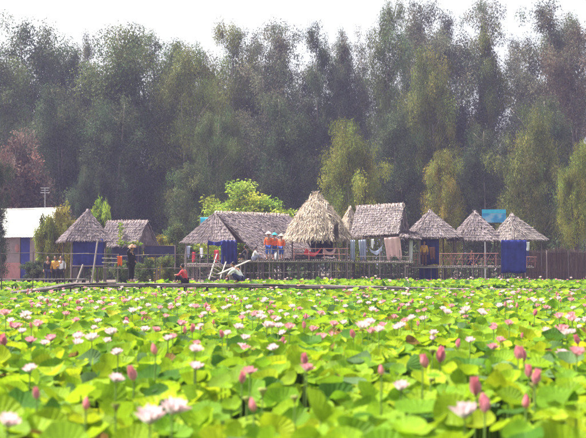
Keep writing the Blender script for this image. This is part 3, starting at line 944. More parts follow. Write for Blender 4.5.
# --- three pyramid huts to the right
hF, off, cs, ps, ze = pyramid_hut('thatched_hut', '', 430, 210.5, 236, 405, 459, 70.6, math.radians(12), deckz2 - .1, THATCH, seed=51)
tag(hF, 'pyramid-roofed thatched hut with a blue back wall, next to the gable-roofed one', 'hut', 'thatched huts')
cloth('tarpaulin_wall', at(419, 239, 69.5), at(439, 239, 69.4), 1.62, 'bluetarp', hF, 4, .06, off=off)
cloth('tarpaulin_skirt', at(419, 267.5, 68.6), at(438, 267.5, 68.6), .75, 'bluetarp', hF, 4, .04, off=off)
hG, off, cs, ps, ze = pyramid_hut('thatched_hut', '', 475, 211.5, 239, 451, 500, 71.2, math.radians(8), deckz2 - .1, THATCH, seed=53)
tag(hG, 'open pyramid-roofed thatched hut between two blue-walled ones', 'hut', 'thatched huts')
hH, off, cs, ps, ze = pyramid_hut('thatched_hut', '', 511.5, 214, 238.5, 491, 545, 70.4, math.radians(27), deckz2 - .1, (0.31, .265, .255), seed=55)
tag(hH, 'rightmost pyramid-roofed thatched hut with a tall plain blue wall', 'hut', 'thatched huts')
cloth('tarpaulin_wall', at(501, 240, 67.82), at(526, 240, 67.82), 2.05, 'bluetarp', hH, 4, .028, hem=.03, off=off)
cloth('tarpaulin_wall', at(526.3, 240, 68.4), at(529, 240, 70.5), 1.55, 'bluetarp', hH, 3, .03, off=off)

# --- pieces hanging about the huts (each its own thing)
def hung(name, label, cat, a, b, drop, mat, group=None, **kw):
    a, b = Vector(a), Vector(b)
    off = (a + b) / 2
    o = cloth(name, a, b, drop, mat, None, off=off, **kw)
    o.location = off
    tag(o, label, cat, group)
    return o
hung('hanging_cloth', 'pale blue cloth hung at the left end of the gable-roofed hut', 'cloth', at(350.5, 240, 66.25), at(355, 240, 66.25), 1.25, 'palecloth', folds=2)
hung('hanging_cloth', 'grey-blue cloth hung left under the gable eave', 'cloth', at(358.5, 240, 67.6), at(366, 239.5, 67.5), 1.2, 'palecloth', folds=3)
hung('hanging_cloth', 'big faded pink cloth hung under the gable eave', 'cloth', at(384, 238, 67.5), at(400, 236.5, 67.35), 1.3, 'pinkcloth', folds=3)
hung('hanging_cloth', 'slack grey cloth hammocked between the posts of the gable-roofed hut', 'cloth', at(369, 248, 67.5), at(382, 246, 67.45), .3, 'palecloth', folds=1, sag=.25)
hung('hanging_cloth', 'small white cloth under the middle of the gable eave', 'cloth', at(371, 239, 67.5), at(374, 239, 67.5), .55, 'whitecloth', folds=1)
hung('hanging_cloth', 'narrow pale cloth on the post right of the gable-roofed hut', 'cloth', at(409.5, 240, 67.75), at(413, 240, 67.8), 1.3, 'whitecloth', folds=1)
hung('hanging_cloth', 'tan cloth hung in front of the blue wall beside the figure in yellow', 'cloth', at(429, 247, 68.9), at(435, 247, 68.9), .75, 'browncloth', folds=2)
hung('hanging_cloth', 'small white cloth on the corner of the rightmost hut', 'cloth', at(526.6, 242, 67.85), at(529.2, 242, 67.95), .5, 'whitecloth', folds=1)
hung('life_vest', 'orange vest hung on the rail by the walkway', 'vest', at(117.6, 256, 49.95), at(122, 256, 49.95), .42, 'orange', folds=1, amp=.04, thick=.05)
hung('hanging_shirt', 'light blue shirt hung in the open end of the long hut', 'shirt', at(186.5, 246, 67.2), at(190.5, 246, 67.2), .7, 'palecloth', folds=1)
hung('hanging_shirt', 'white shirt hung in the open end of the long hut', 'shirt', at(199.5, 248, 67.2), at(203, 248, 67.2), .55, 'whitecloth', folds=1)
hung('hanging_shirt', 'red shirt hung in the open end of the long hut', 'shirt', at(192, 252, 67.4), at(195.5, 252, 67.4), .6, 'redcloth', folds=1)
hung('hanging_cloth', 'dim red cloth beside the blue curtain of the long hut', 'cloth', at(214, 250, 67.5), at(219, 250, 67.5), .7, 'redcloth', folds=1)
hung('hammock', 'red hammock slung at the left under the straw hut', 'hammock', at(306, 248, 66.0), at(322, 247, 66.0), .32, 'redcloth', folds=1, sag=.3)
hung('hammock', 'pink hammock slung at the right under the straw hut', 'hammock', at(323.5, 247.5, 66.1), at(336, 247, 66.1), .3, 'pinkcloth', folds=1, sag=.28)
hung('tarpaulin', 'turquoise sheet behind the left slope of the long thatched roof', 'tarpaulin', at(200.5, 217.5, 74), at(208.5, 217.5, 74), 1.4, 'turq', folds=1, amp=.03)
tp = empty('pole_frame', (X(204, 74.1), 74.1, ground_z(X(204, 74), 74) - .05)); tag(tp, 'pole frame holding the turquoise sheet behind the long roof', 'frame')
for q in (200.3, 208.7):
    p = at(q, 217, 74.06); pole('post', (p.x, 74.06, tp.location.z), p, .03, 'bamboo', tp, Vector(tp.location))
pole('bar', at(199.5, 217.4, 74.03), at(209.5, 217.4, 74.03), .025, 'bamboo', tp, Vector(tp.location))

# --- signboard behind the right huts
sb = empty('signboard', (X(494, 78), 78, ground_z(X(494, 78), 78) - .05)); o_ = Vector(sb.location)
tag(sb, 'pale blue and white signboard rising between the two rightmost pyramid roofs', 'sign')
a_, b_ = at(482, 209.5, 78), at(506, 222.5, 78)
mb = MB(); mb.box(((a_.x + b_.x) / 2 - o_.x, 0, (a_.z + b_.z) / 2 - o_.z), (b_.x - a_.x, .04, a_.z - b_.z)); mb.build('panel', M['sign'], sb)
mb = MB(); mb.box(((a_.x + b_.x) / 2 - o_.x, -.03, a_.z - .14 - o_.z), (b_.x - a_.x - .04, .016, .26)); mb.build('header_strip', M['turq'], sb)
for q in (485, 503):
    p = at(q, 215, 78.07); pole('post', (p.x, 78.07, o_.z), p, .05, 'metal', sb, o_)

# --- brown reed fence on the right bank
fx0, fx1, fy = X(522, 76), X(600, 76), 76.0
fe = empty('reed_fence', ((fx0 + fx1) / 2, fy, 1.0)); fo = Vector(fe.location)
tag(fe, 'low brown reed fence on the bank at the right', 'fence')
rng = np.random.default_rng(77)
n = 900
x = rng.uniform(fx0, fx1, n); zt = at(550, 251, 76).z + rng.normal(0, .13, n) + .12 * np.sin(x * 2.1) ; y = fy + rng.normal(0, .03, n)
w = rng.uniform(.01, .02, n); lean = rng.normal(0, .12, n)
zb = np.array([ground_z(a, fy) - .05 for a in x])
q = []
for k in range(3):
    a = 2 * math.pi * k / 3
    q.append(np.stack([x + w * math.cos(a) - fo.x, y + w * math.sin(a) - fo.y, zb - fo.z], 1))
for k in range(3):
    a = 2 * math.pi * k / 3
    q.append(np.stack([x + lean + w * .6 * math.cos(a) - fo.x, y + w * .6 * math.sin(a) - fo.y, zt - fo.z], 1))
V = np.stack(q, 1).reshape(-1, 3)
b6 = np.arange(n)[:, None] * 6
F = np.concatenate([b6 + np.array([[k, (k + 1) % 3, 3 + (k + 1) % 3, 3 + k]]) for k in range(3)])
T = np.repeat(np.array([[.2, .14, .115]]) * rng.uniform(.6, 1.35, (n, 1)), 6, axis=0)
tag(link('reeds', np_mesh('reeds', V, F, M['reed'], T), fe), kind='stuff')
zf = at(550, 252.5, 76).z
pole('rail', (fx0, fy - .06, zf), (fx1, fy - .06, zf), .02, 'darkwood', fe, fo)
pole('rail', (fx0, fy - .06, 1.7), (fx1, fy - .06, 1.7), .02, 'darkwood', fe, fo)
for xx in np.arange(fx0 + .2, fx1, 1.5):
    pole('post', (xx, fy - .1, ground_z(xx, fy) - .1), (xx, fy - .1, zf + .15), .04, 'bamboo', fe, fo)

# --- white-roofed house at the left
def house():
    D = 82.0
    th = math.radians(20)
    rd_, f_ = Vector((math.cos(th), -math.sin(th), 0)), Vector((-math.sin(th), -math.cos(th), 0))
    rr = at(64.5, 208.5, D)
    L = 5.6
    rl = rr - rd_ * L
    root = empty('white_roofed_house', ((rl.x + rr.x) / 2, D, 0.95)); off = Vector(root.location)
    tag(root, 'house with a pale sheet roof and pinkish walls at the left', 'house')
    run, drop = 2.9, 2.2
    ro = MB(); ro.tube([rl - off + Vector((0, 0, .02)), rr - off + Vector((0, 0, .02))], .07, 8)
    roof = ro.build('roof', M['sheet'], root, True)
    n = 6
    for side in (1, -1):
        for k in range(n):
            a = rl + rd_ * (L * k / n); b = rl + rd_ * (L * (k + 1) / n + 0.04)
            def fn(u, v, dz=0.0):
                p = a.lerp(b, u) + f_ * (side * run * v) - Vector((0, 0, drop * v))
                p.z += .022 * math.sin(u * 6.28 * 6) + .012 * (k % 2) + dz
                return p - off
            mb = MB(); mb.grid(lambda u, v: fn(u, v), 36, 3); mb.grid(lambda u, v: fn(1 - u, v, -.012), 36, 3)
            mb.build('roof_sheet', M['sheet'], roof, True)
    # walls
    wz0, ez = 0.9, rr.z - drop
    inset = .45
    c = lambda s, t: (rl + rd_ * s + f_ * t)
    def wall(p, q, z0, z1, mat, name, t=.14):
        d = q - p
        mb = MB(); mid = (p + q) / 2
        mb.box((mid.x - off.x, mid.y - off.y, (z0 + z1) / 2 - off.z), (d.length, t, z1 - z0), math.atan2(d.y, d.x))
        return mb.build(name, M[mat], root)
    t0, t1 = run - inset, -(run - inset)
    top = ez + .22
    wall(c(.3, t0), c(L - 2.15, t0), wz0, wz0 + 1.45, 'brick', 'front_wall')
    wall(c(.3, t0 - .02), c(L - 2.2, t0 - .02), wz0 + 1.453, top, 'concrete', 'upper_wall')
    wall(c(L - 2.12, t0), c(L - 1.35, t0), wz0, top, 'bluetarp', 'blue_wall', .05)
    wall(c(L - 1.33, t0), c(L - .35, t0), wz0, top, 'concrete', 'end_wall')
    wall(c(.3, t1), c(L - .3, t1), wz0, top, 'concrete', 'back_wall')
    for s in (.3, L - .3):
        w_ = wall(c(s, t0 - .1), c(s, t1 + .1), wz0, top, 'concrete', 'side_wall')
        p, q, ap = c(s, t0 - .1), c(s, t1 + .1), c(s, 0)
        mb = MB()
        for e in (-.06, .06):
            mb.add([Vector((p.x, p.y, top)) - off + rd_ * e, Vector((q.x, q.y, top)) - off + rd_ * e, Vector((ap.x, ap.y, rr.z - .12)) - off + rd_ * e], [(0, 1, 2)])
        mb.f.append((0, 3, 5, 2)); mb.f.append((1, 2, 5, 4))
        mb.build('gable', M['concrete'], root)
    # round red fan-like panel on the wall
    p = c(L - 2.4, t0 + .1)
    mb = MB(); mb.ball((p.x - off.x, p.y - off.y, at(26, 248, D - 2.6).z - off.z), (.17, .05, .3), 14, 8)
    mb.build('red_shield', M['brick'], root, True)
    # antenna
    ap = at(45, 209, D); base = Vector((ap.x, D, rr.z - .05))
    tp = at(45, 188, D)
    an = MB(); an.tube([base - off, tp - off], .025, 6)
    a = an.build('antenna', M['metal'], root)
    for k, (w_, z_) in enumerate(((.34, 0), (.28, -.18), (.34, -.36))):
        m2 = MB(); q = tp - off + Vector((0, 0, z_)); m2.tube([q - Vector((w_, 0, 0)), q + Vector((w_, 0, 0))], .014, 5); m2.build('antenna_bar', M['metal'], a)
house()

# green creeper on the roofs of the small gabled hut
def creeper(name, label, pts, color, n, r):
    C = np.array([tuple(p) for p in pts]); k = len(C)
    ctr = Vector(C.mean(0)); 
    V, F, T = leaf_cloud(C - np.array(ctr), np.full(k, r), n, clump_tints(k, color, .25), (.09, .13), 0.1, .8)
    root = empty(name, ctr); tag(root, label, 'plant')
    l_ = link('leaves', np_mesh('leaves', V, F, M['foliage'], T), root); tag(l_, kind='stuff')
    mb = MB(); mb.tube([Vector(p) - ctr for p in pts], .015, 4); mb.build('stem', M['stalk'], root)
creeper('climbing_vine', 'bright yellow-green vine climbing the small gabled roof', [at(121 + R(-1, 1), y, 69.55 + (y - 244) * -.05) for y in (244, 240, 236, 232, 228, 224)], BRI, 26, .16)
creeper('creeping_vine', 'green creeper along the eave of the small gabled hut', [at(x_, 243 + R(-.7, .7), 69.5) for x_ in range(119, 141, 3)], BRI, 26, .15)

# ------------------------------------------------------------------ footbridge and near structures
def foot_bridge():
    P = [(16, 291.5, 47.2), (44, 287, 48.2), (72, 283, 50), (112, 282.5, 50), (150, 283, 50), (196, 283, 50.3), (240, 283.3, 50.6), (285, 284.3, 51), (330, 285, 51.5), (375, 286, 51.8), (420, 287, 52), (465, 288, 52), (510, 288.6, 52), (560, 289.2, 52), (625, 290, 52)]
    W = [at(*p) for p in P]
    root = empty('footbridge', (W[6].x, W[6].y, -0.7)); off = Vector(root.location)
    tag(root, 'rough log footbridge on posts crossing the lotus pond', 'footbridge')
    for i in range(len(W) - 1):
        a, b = W[i], W[i + 1]
        ext = (b - a).normalized() * .25
        nrm = Vector((b.y - a.y, -(b.x - a.x), 0)).normalized()
        for k in range(5):
            o_ = nrm * (k - 2) * .13 + Vector((0, 0, -.06))
            cut = R(.3, .7)
            c_ = a.lerp(b, cut)
            for (e0, e1) in ((a - ext * R(.2, 1), c_ + ext * R(-.2, .8)), (c_ - ext * R(-.2, .8), b + ext * R(.2, 1))):
                pole('log', e0 + o_ + Vector((0, 0, R(-.045, .035))), e1 + o_ + Vector((0, 0, R(-.045, .035))), R(.03, .062), random.choice(['log', 'log', 'bamboo', 'bamboo', 'darkwood']), root, off)
        # under-bearers and posts
        m = max(2, int((b - a).length / 1.1))
        for j in range(m):
            q = a.lerp(b, (j + .5) / m)
            pole('bearer', q + nrm * .42 + Vector((0, 0, -.16)), q - nrm * .42 + Vector((0, 0, -.16)), .04, 'darkwood', root, off)
            for s in (-.3, .3):
                e = q + nrm * s + Vector((0, 0, -.14)); pole('post', (e.x + R(-.05, .05), e.y, -.75), e, .04, 'darkwood', root, off)
        pole('side_pole', a + nrm * .33 + Vector((0, 0, -.15)), b + nrm * .33 + Vector((0, 0, -.15)), .05, 'darkwood', root, off)
    # hand rails at the left part
    for (x0, x1, y0, y1) in ((2, 64, 253.5, 254), (63, 118, 254, 254.5), (117, 186, 256.5, 254.5), (104, 155, 268, 269), (154, 186, 269, 268.5)):
        xm = x0 + (x1 - x0) * R(.4, .6); ym = (y0 + y1) / 2 + R(-1.2, .8)
        pole('rail', at(x0 - 1, y0, 50.3), at(xm + 2, ym, 50.3), R(.014, .02), 'bamboo', root, off)
        pole('rail', at(xm - 2, ym + .3, 50.28), at(x1 + 1, y1, 50.28), R(.014, .02), 'bamboo', root, off)
    for q, y in ((3, 252), (34, 252.5), (65, 251), (104, 250), (117, 253), (154, 253), (185, 252)):
        p = at(q, y, 50.36); pole('rail_post', (p.x + R(-.1, .1), 50.36, -.7), p + Vector((R(-.08, .08), 0, R(-.1, .12))), R(.02, .03), random.choice(['bamboo', 'darkwood']), root, off)
    for y in (258.2, 262.5):
        pole('rail', at(102, y, 50.3), at(118, y + .3, 50.3), .025, 'palebamboo', root, off)
    return root
foot_bridge()

def plank_walk():
    root = empty('plank_walk', (X(30, 56.5), 56.5, -.3)); off = Vector(root.location)
    tag(root, 'weathered plank walk on the left bank in front of the pink house', 'walkway')
    a, b = at(-30, 278.5, 56.4), at(86, 278.5, 56.4)
    for k in range(4):
        for s in range(4):
            p, q = a.lerp(b, s / 4), a.lerp(b, (s + 1) / 4 - .004)
            mb = MB(); m_ = (p + q) / 2 - off
            mb.box((m_.x, m_.y + (k - 1.5) * .2, m_.z - .03 + R(-.012, .012)), ((q - p).length, .18, .05))
            mb.build('plank', M['log'], root)
    for s in np.linspace(0.02, .98, 9):
        p = a.lerp(b, s)
        for e in (-.3, .3):
            pole('post', (p.x, p.y + e, -.75), (p.x, p.y + e, p.z - .06), .05, 'darkwood', root, off)
        pole('bearer', (p.x, p.y - .4, p.z - .1), (p.x, p.y + .4, p.z - .1), .045, 'darkwood', root, off)
plank_walk()

def single_pole(label, a, b, r, mat, name='leaning_pole', cat='pole', group=None):
    a = Vector(a)
    o = pole(name, a, b, r, mat)
    tag(o, label, cat, group)
    return o
def to_ground(px, py, D):
    p = at(px, py, D); return p
single_pole('pale bamboo pole leaning against the blue walls of the leftmost hut', (at(91.5, 283, 64.8).x, 64.8, ground_z(at(91, 270, 64.8).x, 64.8)), at(97.5, 241.5, 65.5), .06, 'palebamboo')
single_pole('short pale pole leaning on the bank below the leftmost hut', (at(75.5, 281, 62).x, 62, ground_z(at(75, 280, 62).x, 62)), at(83, 264.5, 62.5), .055, 'palebamboo')
# ladder and ramp by the long hut
la = empty('bamboo_ladder', (X(207, 60.5), 60.5, 0.6)); lo = Vector(la.location)
tag(la, 'bamboo ladder leaning up to the long thatched hut', 'ladder')
for dx in (0, 7.5):
    s0 = at(204 + dx, 283, 60.5); pole('side_rail', (s0.x, 60.5, max(ground_z(s0.x, 60.5), -.2) - .1), at(217 + dx * (.25 if dx else 1), 254, 66.2) if dx == 0 else at(226, 262, 66.2), .05, 'palebamboo', la, lo)
for k in range(5):
    t = .25 + k * .14
    a0, b0 = at(204, 283, 60.5).lerp(at(217, 254, 66.2), t), at(211.5, 283, 60.5).lerp(at(226, 262, 66.2), t)
    pole('rung', a0, b0, .03, 'palebamboo', la, lo)
rp_ = empty('bamboo_ramp', (X(232, 62), 62, 0.8)); ro_ = Vector(rp_.location)
tag(rp_, 'pale bamboo ramp sloping up to the long platform behind the crouching person', 'ramp')
ra, rb = at(219, 274, 58.5), at(250, 260.3, 64.9)
for k in range(3):
    o_ = Vector((.06 * (k - 1), -.05 * (k - 1), 0)); pole('ramp_pole', ra + o_, rb + o_, .03, 'palebamboo', rp_, ro_)
for t in (.08, .4, .75):
    q = ra.lerp(rb, t)
    for s in (-.15, .15):
        pole('post', (q.x + s, q.y - s, ground_z(q.x, q.y) - .1), (q.x + s * .8, q.y - s * .8, q.z - .03), .035, 'bamboo', rp_, ro_)
# log curling out of the pond at the left
single_pole('fallen grey log lying on the lotus at the left end of the footbridge', at(18, 293, 45.6), at(52, 288.5, 46.8), .075, 'log', 'fallen_log', 'log')

# ------------------------------------------------------------------ people
def skin_mesh(verts, edges, radii, name, mat, sub=1, root=0):
    me = bpy.data.meshes.new(name)
    me.from_pydata([tuple(v) for v in verts], edges, [])
    o = bpy.data.objects.new('tmp', me); COL.objects.link(o)
    sk = o.modifiers.new('skin', 'SKIN'); sk.use_smooth_shade = True
    sv = me.skin_vertices[0].data
    for i, r in enumerate(radii):
        sv[i].radius = (r, r) if not hasattr(r, '__len__') else r
        sv[i].use_root = (i == root)
    ss = o.modifiers.new('sub', 'SUBSURF'); ss.levels = sub; ss.render_levels = sub
    dg = bpy.context.evaluated_depsgraph_get()
    out = bpy.data.meshes.new_from_object(o.evaluated_get(dg))
    out.name = name
    bpy.data.objects.remove(o)
    out.materials.clear()
    out.materials.append(M[mat])
    return out

def pose_joints(kind):
    J = dict(pelvis=(0, 0, .86), spine=(0, .01, 1.02), chest=(0, .01, 1.2), neck=(0, .01, 1.36), head=(0, .03, 1.44),
             shL=(-.17, .01, 1.31), elL=(-.24, -.02, 1.06), wrL=(-.23, .08, .84), shR=(.17, .01, 1.31), elR=(.24, -.02, 1.06), wrR=(.23, .08, .84),
             hipL=(-.09, 0, .82), knL=(-.10, .03, .46), anL=(-.10, -.01, .08), toL=(-.11, .15, .03),
             hipR=(.09, 0, .82), knR=(.10, .03, .46), anR=(.10, -.01, .08), toR=(.11, .15, .03))
    if kind == 'raised':
        J.update(elR=(.33, .06, 1.38), wrR=(.17, .1, 1.58), elL=(-.22, .02, 1.05), wrL=(-.12, .17, .95))
    if kind == 'stride':
        J.update(knL=(-.1, .12, .47), anL=(-.1, .12, .09), toL=(-.1, .28, .03), knR=(.1, -.02, .46), anR=(.1, -.15, .1), toR=(.11, 0, .03), elL=(-.22, .1, 1.08), wrL=(-.14, .27, 1.05))
    if kind == 'sit':      # on the edge, knees up, hands on the knees
        J.update(pelvis=(0, 0, .1), spine=(0, .03, .27), chest=(0, .07, .45), neck=(0, .12, .6), head=(0, .16, .68),
                 shL=(-.17, .1, .55), elL=(-.26, .2, .36), wrL=(-.18, .38, .36), shR=(.17, .1, .55), elR=(.26, .2, .36), wrR=(.18, .38, .36),
                 hipL=(-.09, .02, .1), knL=(-.15, .38, .34), anL=(-.13, .44, .06), toL=(-.14, .58, .02),
                 hipR=(.09, .02, .1), knR=(.15, .38, .34), anR=(.13, .44, .06), toR=(.14, .58, .02))
    if kind == 'squat':    # crouching, back bent forward, arms down in front
        J.update(pelvis=(0, -.12, .24), spine=(0, -.06, .42), chest=(0, .07, .58), neck=(0, .2, .69), head=(0, .27, .75),
                 shL=(-.17, .14, .64), elL=(-.24, .34, .48), wrL=(-.12, .5, .34), shR=(.17, .14, .64), elR=(.24, .34, .48), wrR=(.12, .5, .34),
                 hipL=(-.1, -.1, .22), knL=(-.17, .27, .42), anL=(-.13, .05, .08), toL=(-.14, .21, .03),
                 hipR=(.1, -.1, .22), knR=(.17, .27, .42), anR=(.13, .05, .08), toR=(.14, .21, .03))
    return {k: Vector(v) for k, v in J.items()}

RAD = dict(pelvis=(.13, .1), spine=(.115, .09), chest=(.14, .1), neck=.052, head=.055, shL=.06, shR=.06, elL=.043, elR=.043, wrL=.03, wrR=.03,
           hipL=.085, hipR=.085, knL=.055, knR=.055, anL=.038, anR=.038, toL=.03, toR=.03)

def fingers(mb, w, e):
    """palm and five unequal bent fingers at wrist w, forearm coming from e"""
    d = (w - e).normalized()
    side = d.cross(Vector((0, 1, 0.3))).normalized()
    up = side.cross(d)
    mb.tube([w - d * .02, w + d * .04, w + d * .085], [.026, .033, .03], 6)
    for k, L in enumerate((.058, .07, .075, .066, .0)):
        if k < 4:
            b = w + d * .08 + side * (.024 - .016 * k)
            mb.tube([b, b + d * L * .5 + up * .006, b + d * L * .85 + up * .028], [.009, .008, .006], 5)
        else:
            b = w + d * .03 + side * .028
            mb.tube([b, b + side * .022 + d * .025, b + side * .026 + d * .055 + up * .012], [.011, .01, .007], 5)

def person(label, loc, yaw, pose, shirt, trousers, hat=None, scale=1.0, long_sleeve=True, group=None, bare_shin=False):
    J = pose_joints(pose)
    root = empty('person', loc, yaw); root.scale = (scale,) * 3
    tag(root, label, 'person', group)
    names = list(J); idx = {k: i for i, k in enumerate(names)}
    E = [('pelvis', 'spine'), ('spine', 'chest'), ('chest', 'neck'), ('neck', 'head'), ('chest', 'shL'), ('shL', 'elL'), ('elL', 'wrL'), ('chest', 'shR'), ('shR', 'elR'), ('elR', 'wrR'),
         ('pelvis', 'hipL'), ('hipL', 'knL'), ('knL', 'anL'), ('anL', 'toL'), ('pelvis', 'hipR'), ('hipR', 'knR'), ('knR', 'anR'), ('anR', 'toR')]
    body = skin_mesh([J[k] for k in names], [(idx[a], idx[b]) for a, b in E], [RAD[k] for k in names], 'body', 'skin', 1, idx['pelvis'])
    # head, face and hands are joined into the same mesh
    mb = MB()
    h = J['head'] + Vector((0, .015, .09))
    tilt = Matrix.Rotation(-.25 if pose == 'squat' else 0.0, 4, 'X')
    mb.ball(h, (.075, .09, .115), 14, 10, tilt)
    mb.ball(h + tilt @ Vector((0, .088, -.015)), (.013, .02, .022), 6, 5)
    for s in (-1, 1):
        mb.ball(h + Vector((s * .075, -.005, -.01)), (.012, .02, .03), 6, 5)
        fingers(mb, J['wrL' if s < 0 else 'wrR'], J['elL' if s < 0 else 'elR'])
    import bmesh
    extra = mb.mesh('x', M['skin'], True)
    bm = bmesh.new(); bm.from_mesh(body); bm.from_mesh(extra)
    nface = len(bm.faces)
    m3 = MB()
    for s in (-1, 1):
        m3.ball(h + tilt @ Vector((s * .03, .08, .012)), (.012, .008, .008), 6, 5)
    m4 = MB(); m4.ball(h + tilt @ Vector((0, .08, -.05)), (.022, .01, .007), 6, 4)
    for mm, mi in ((m3, 1), (m4, 2)):
        n0 = len(bm.faces); bm.from_mesh(mm.mesh('e'))
        bm.faces.ensure_lookup_table()
        for i in range(n0, len(bm.faces)): bm.faces[i].material_index = mi
    for f_ in bm.faces: f_.smooth = True
    bm.to_mesh(body); bm.free()
    body.materials.append(M['eye']); body.materials.append(M['lip'])
    link('body', body, root)
    # hair
    mb = MB(); mb.ball(h + tilt @ Vector((0, -.018, .022)), (.086, .093, .112), 14, 9, tilt)
    link('hair', mb.mesh('hair', M['hair'], True), root)
    # shirt
    sn = ['spine', 'pelvis', 'chest', 'shL', 'elL', 'shR', 'elR'] + (['wL', 'wR'] if long_sleeve else [])
    P = dict(J); P['wL'] = J['elL'].lerp(J['wrL'], .8); P['wR'] = J['elR'].lerp(J['wrR'], .8)
    P['elL'] = J['elL'] if long_sleeve else J['shL'].lerp(J['elL'], .8); P['elR'] = J['elR'] if long_sleeve else J['shR'].lerp(J['elR'], .8)
    P['pelvis'] = J['pelvis'].lerp(J['spine'], -.05)
    r = dict(spine=(.15, .125), pelvis=(.165, .135), chest=(.175, .13), shL=.085, shR=.085, elL=.066, elR=.066, wL=.05, wR=.05)
    si = {k: i for i, k in enumerate(sn)}
    se = [('spine', 'pelvis'), ('spine', 'chest'), ('chest', 'shL'), ('shL', 'elL'), ('chest', 'shR'), ('shR', 'elR')] + ([('elL', 'wL'), ('elR', 'wR')] if long_sleeve else [])
    link('shirt', skin_mesh([P[k] for k in sn], [(si[a], si[b]) for a, b in se], [r[k] for k in sn], 'shirt', shirt, 1, 0), root)
    tn = ['pelvis', 'hipL', 'knL', 'hipR', 'knR', 'eL', 'eR']
    k_ = .35 if bare_shin else .88
    P = dict(J); P['eL'] = J['knL'].lerp(J['anL'], k_); P['eR'] = J['knR'].lerp(J['anR'], k_)
    r = dict(pelvis=(.155, .125), hipL=.112, hipR=.112, knL=.082, knR=.082, eL=.066, eR=.066)
    si = {k: i for i, k in enumerate(tn)}
    te = [('pelvis', 'hipL'), ('hipL', 'knL'), ('pelvis', 'hipR'), ('hipR', 'knR'), ('knL', 'eL'), ('knR', 'eR')]
    link('trousers', skin_mesh([P[k] for k in tn], [(si[a], si[b]) for a, b in te], [r[k] for k in tn], 'trousers', trousers, 1, 0), root)
    if hat:
        mb = MB(); n = 20
        pr = [(0, .17), (.03, .155), (.12, .085), (.2, 0.0), (.195, -.006), (.11, .07), (0, .14)]
        vs, fs = [], []
        for (rr, z) in pr:
            for i in range(n):
                a = 2 * math.pi * i / n; vs.append(h + tilt @ Vector((rr * math.cos(a), rr * math.sin(a), z + .065)))
        for j in range(len(pr) - 1):
            for i in range(n):
                fs.append((j * n + i, j * n + (i + 1) % n, (j + 1) * n + (i + 1) % n, (j + 1) * n + i))
        mb.add(vs, fs)
        link('conical_hat', mb.mesh('conical_hat', M[hat], False), root)
    return root

zb = at(131, 282.6, 50).z + .0
person('standing person in dark clothes with an arm raised to a brown hat, on the footbridge', (X(131, 50), 50.0, at(131, 282.4, 50).z), math.radians(-120), 'raised', 'blackcloth', 'blackcloth', 'brownhat', 1.0)
person('seated person in red with dark hair on the footbridge', (X(185.5, 50.2), 50.15, at(185, 282.6, 50.2).z), math.radians(70), 'sit', 'redcloth', 'blackcloth', None, .97)
person('crouching person in a white shirt and dark trousers on the footbridge', (X(239, 50.5), 50.5, at(239, 283, 50.5).z), math.radians(75), 'squat', 'whitecloth', 'navytarp', None, 1.02)
zd = deckz1 + .012
person('standing person in orange wearing a pale red hat, leftmost of the three in orange', (X(268.5, 65.7), 65.7, zd), math.radians(170), 'stand', 'orange', 'blueclothes', 'redhat', .98, bare_shin=True)
person('standing person in orange wearing a teal hat, middle of the three in orange', (X(274.2, 66.1), 66.1, zd), math.radians(-150), 'stand', 'orange', 'blueclothes', 'tealhat', .95, bare_shin=True)
person('standing person in orange wearing a cream conical hat, rightmost of the three in orange', (X(281.5, 65.6), 65.6, zd), math.radians(150), 'stand', 'orange', 'blueclothes', 'hat', .9, bare_shin=True)
person('person in a white shirt sitting at the left end of the long platform', (X(253.5, 65.7), 65.7, zd), math.radians(-80), 'sit', 'whitecloth', 'palecloth', None, .9)
person('person in black sitting next to the white-shirted one on the long platform', (X(247.5, 65.9), 65.9, zd), math.radians(60), 'sit', 'blackcloth', 'blackcloth', None, 1.0)
for px, sh, tr, lab, pz in ((48, 'blackcloth', 'navytarp', 'person in black, leftmost of three standing on the left bank', 'stand'),
                            (55.2, 'yellowcloth', 'blackcloth', 'person in a yellow shirt in the middle of three on the left bank', 'stride'),
                            (61.3, 'whitecloth', 'blackcloth', 'person in a white shirt, rightmost of three standing on the left bank', 'stand')):
    person(lab, (X(px, 63.5), 63.5, ground_z(X(px, 63.5), 63.5)), math.radians(R(150, 210)), pz, sh, tr, None, 1.0)
person('person in yellow-orange standing before the blue wall of a pyramid hut', (X(424.3, 69), 69.0, deckz2 - .085), math.radians(180), 'stand', 'yellowcloth', 'browncloth', None, .93)
person('person in dark clothes sitting behind the red rail of the open pyramid hut', (X(470, 69.4), 69.4, deckz2 - .085), math.radians(200), 'sit', 'blackcloth', 'navytarp', None, 1.1)
# white can beside the people in orange
mb = MB(); mb.tube([(0, 0, 0), (0, 0, .04), (0, 0, .34), (0, 0, .4), (0, 0, .46)], [.1, .12, .12, .06, .06], 12)
can = empty('white_can', (X(276.7, 65.3), 65.35, zd)); tag(can, 'white can standing at the feet of the people in orange', 'can')
mb.build('can_body', M['whitecloth'], can, True)
mb = MB(); mb.tube([(-.1, 0, .36), (-.08, 0, .52), (.08, 0, .52), (.1, 0, .36)], .012, 5); mb.build('handle', M['metal'], can)

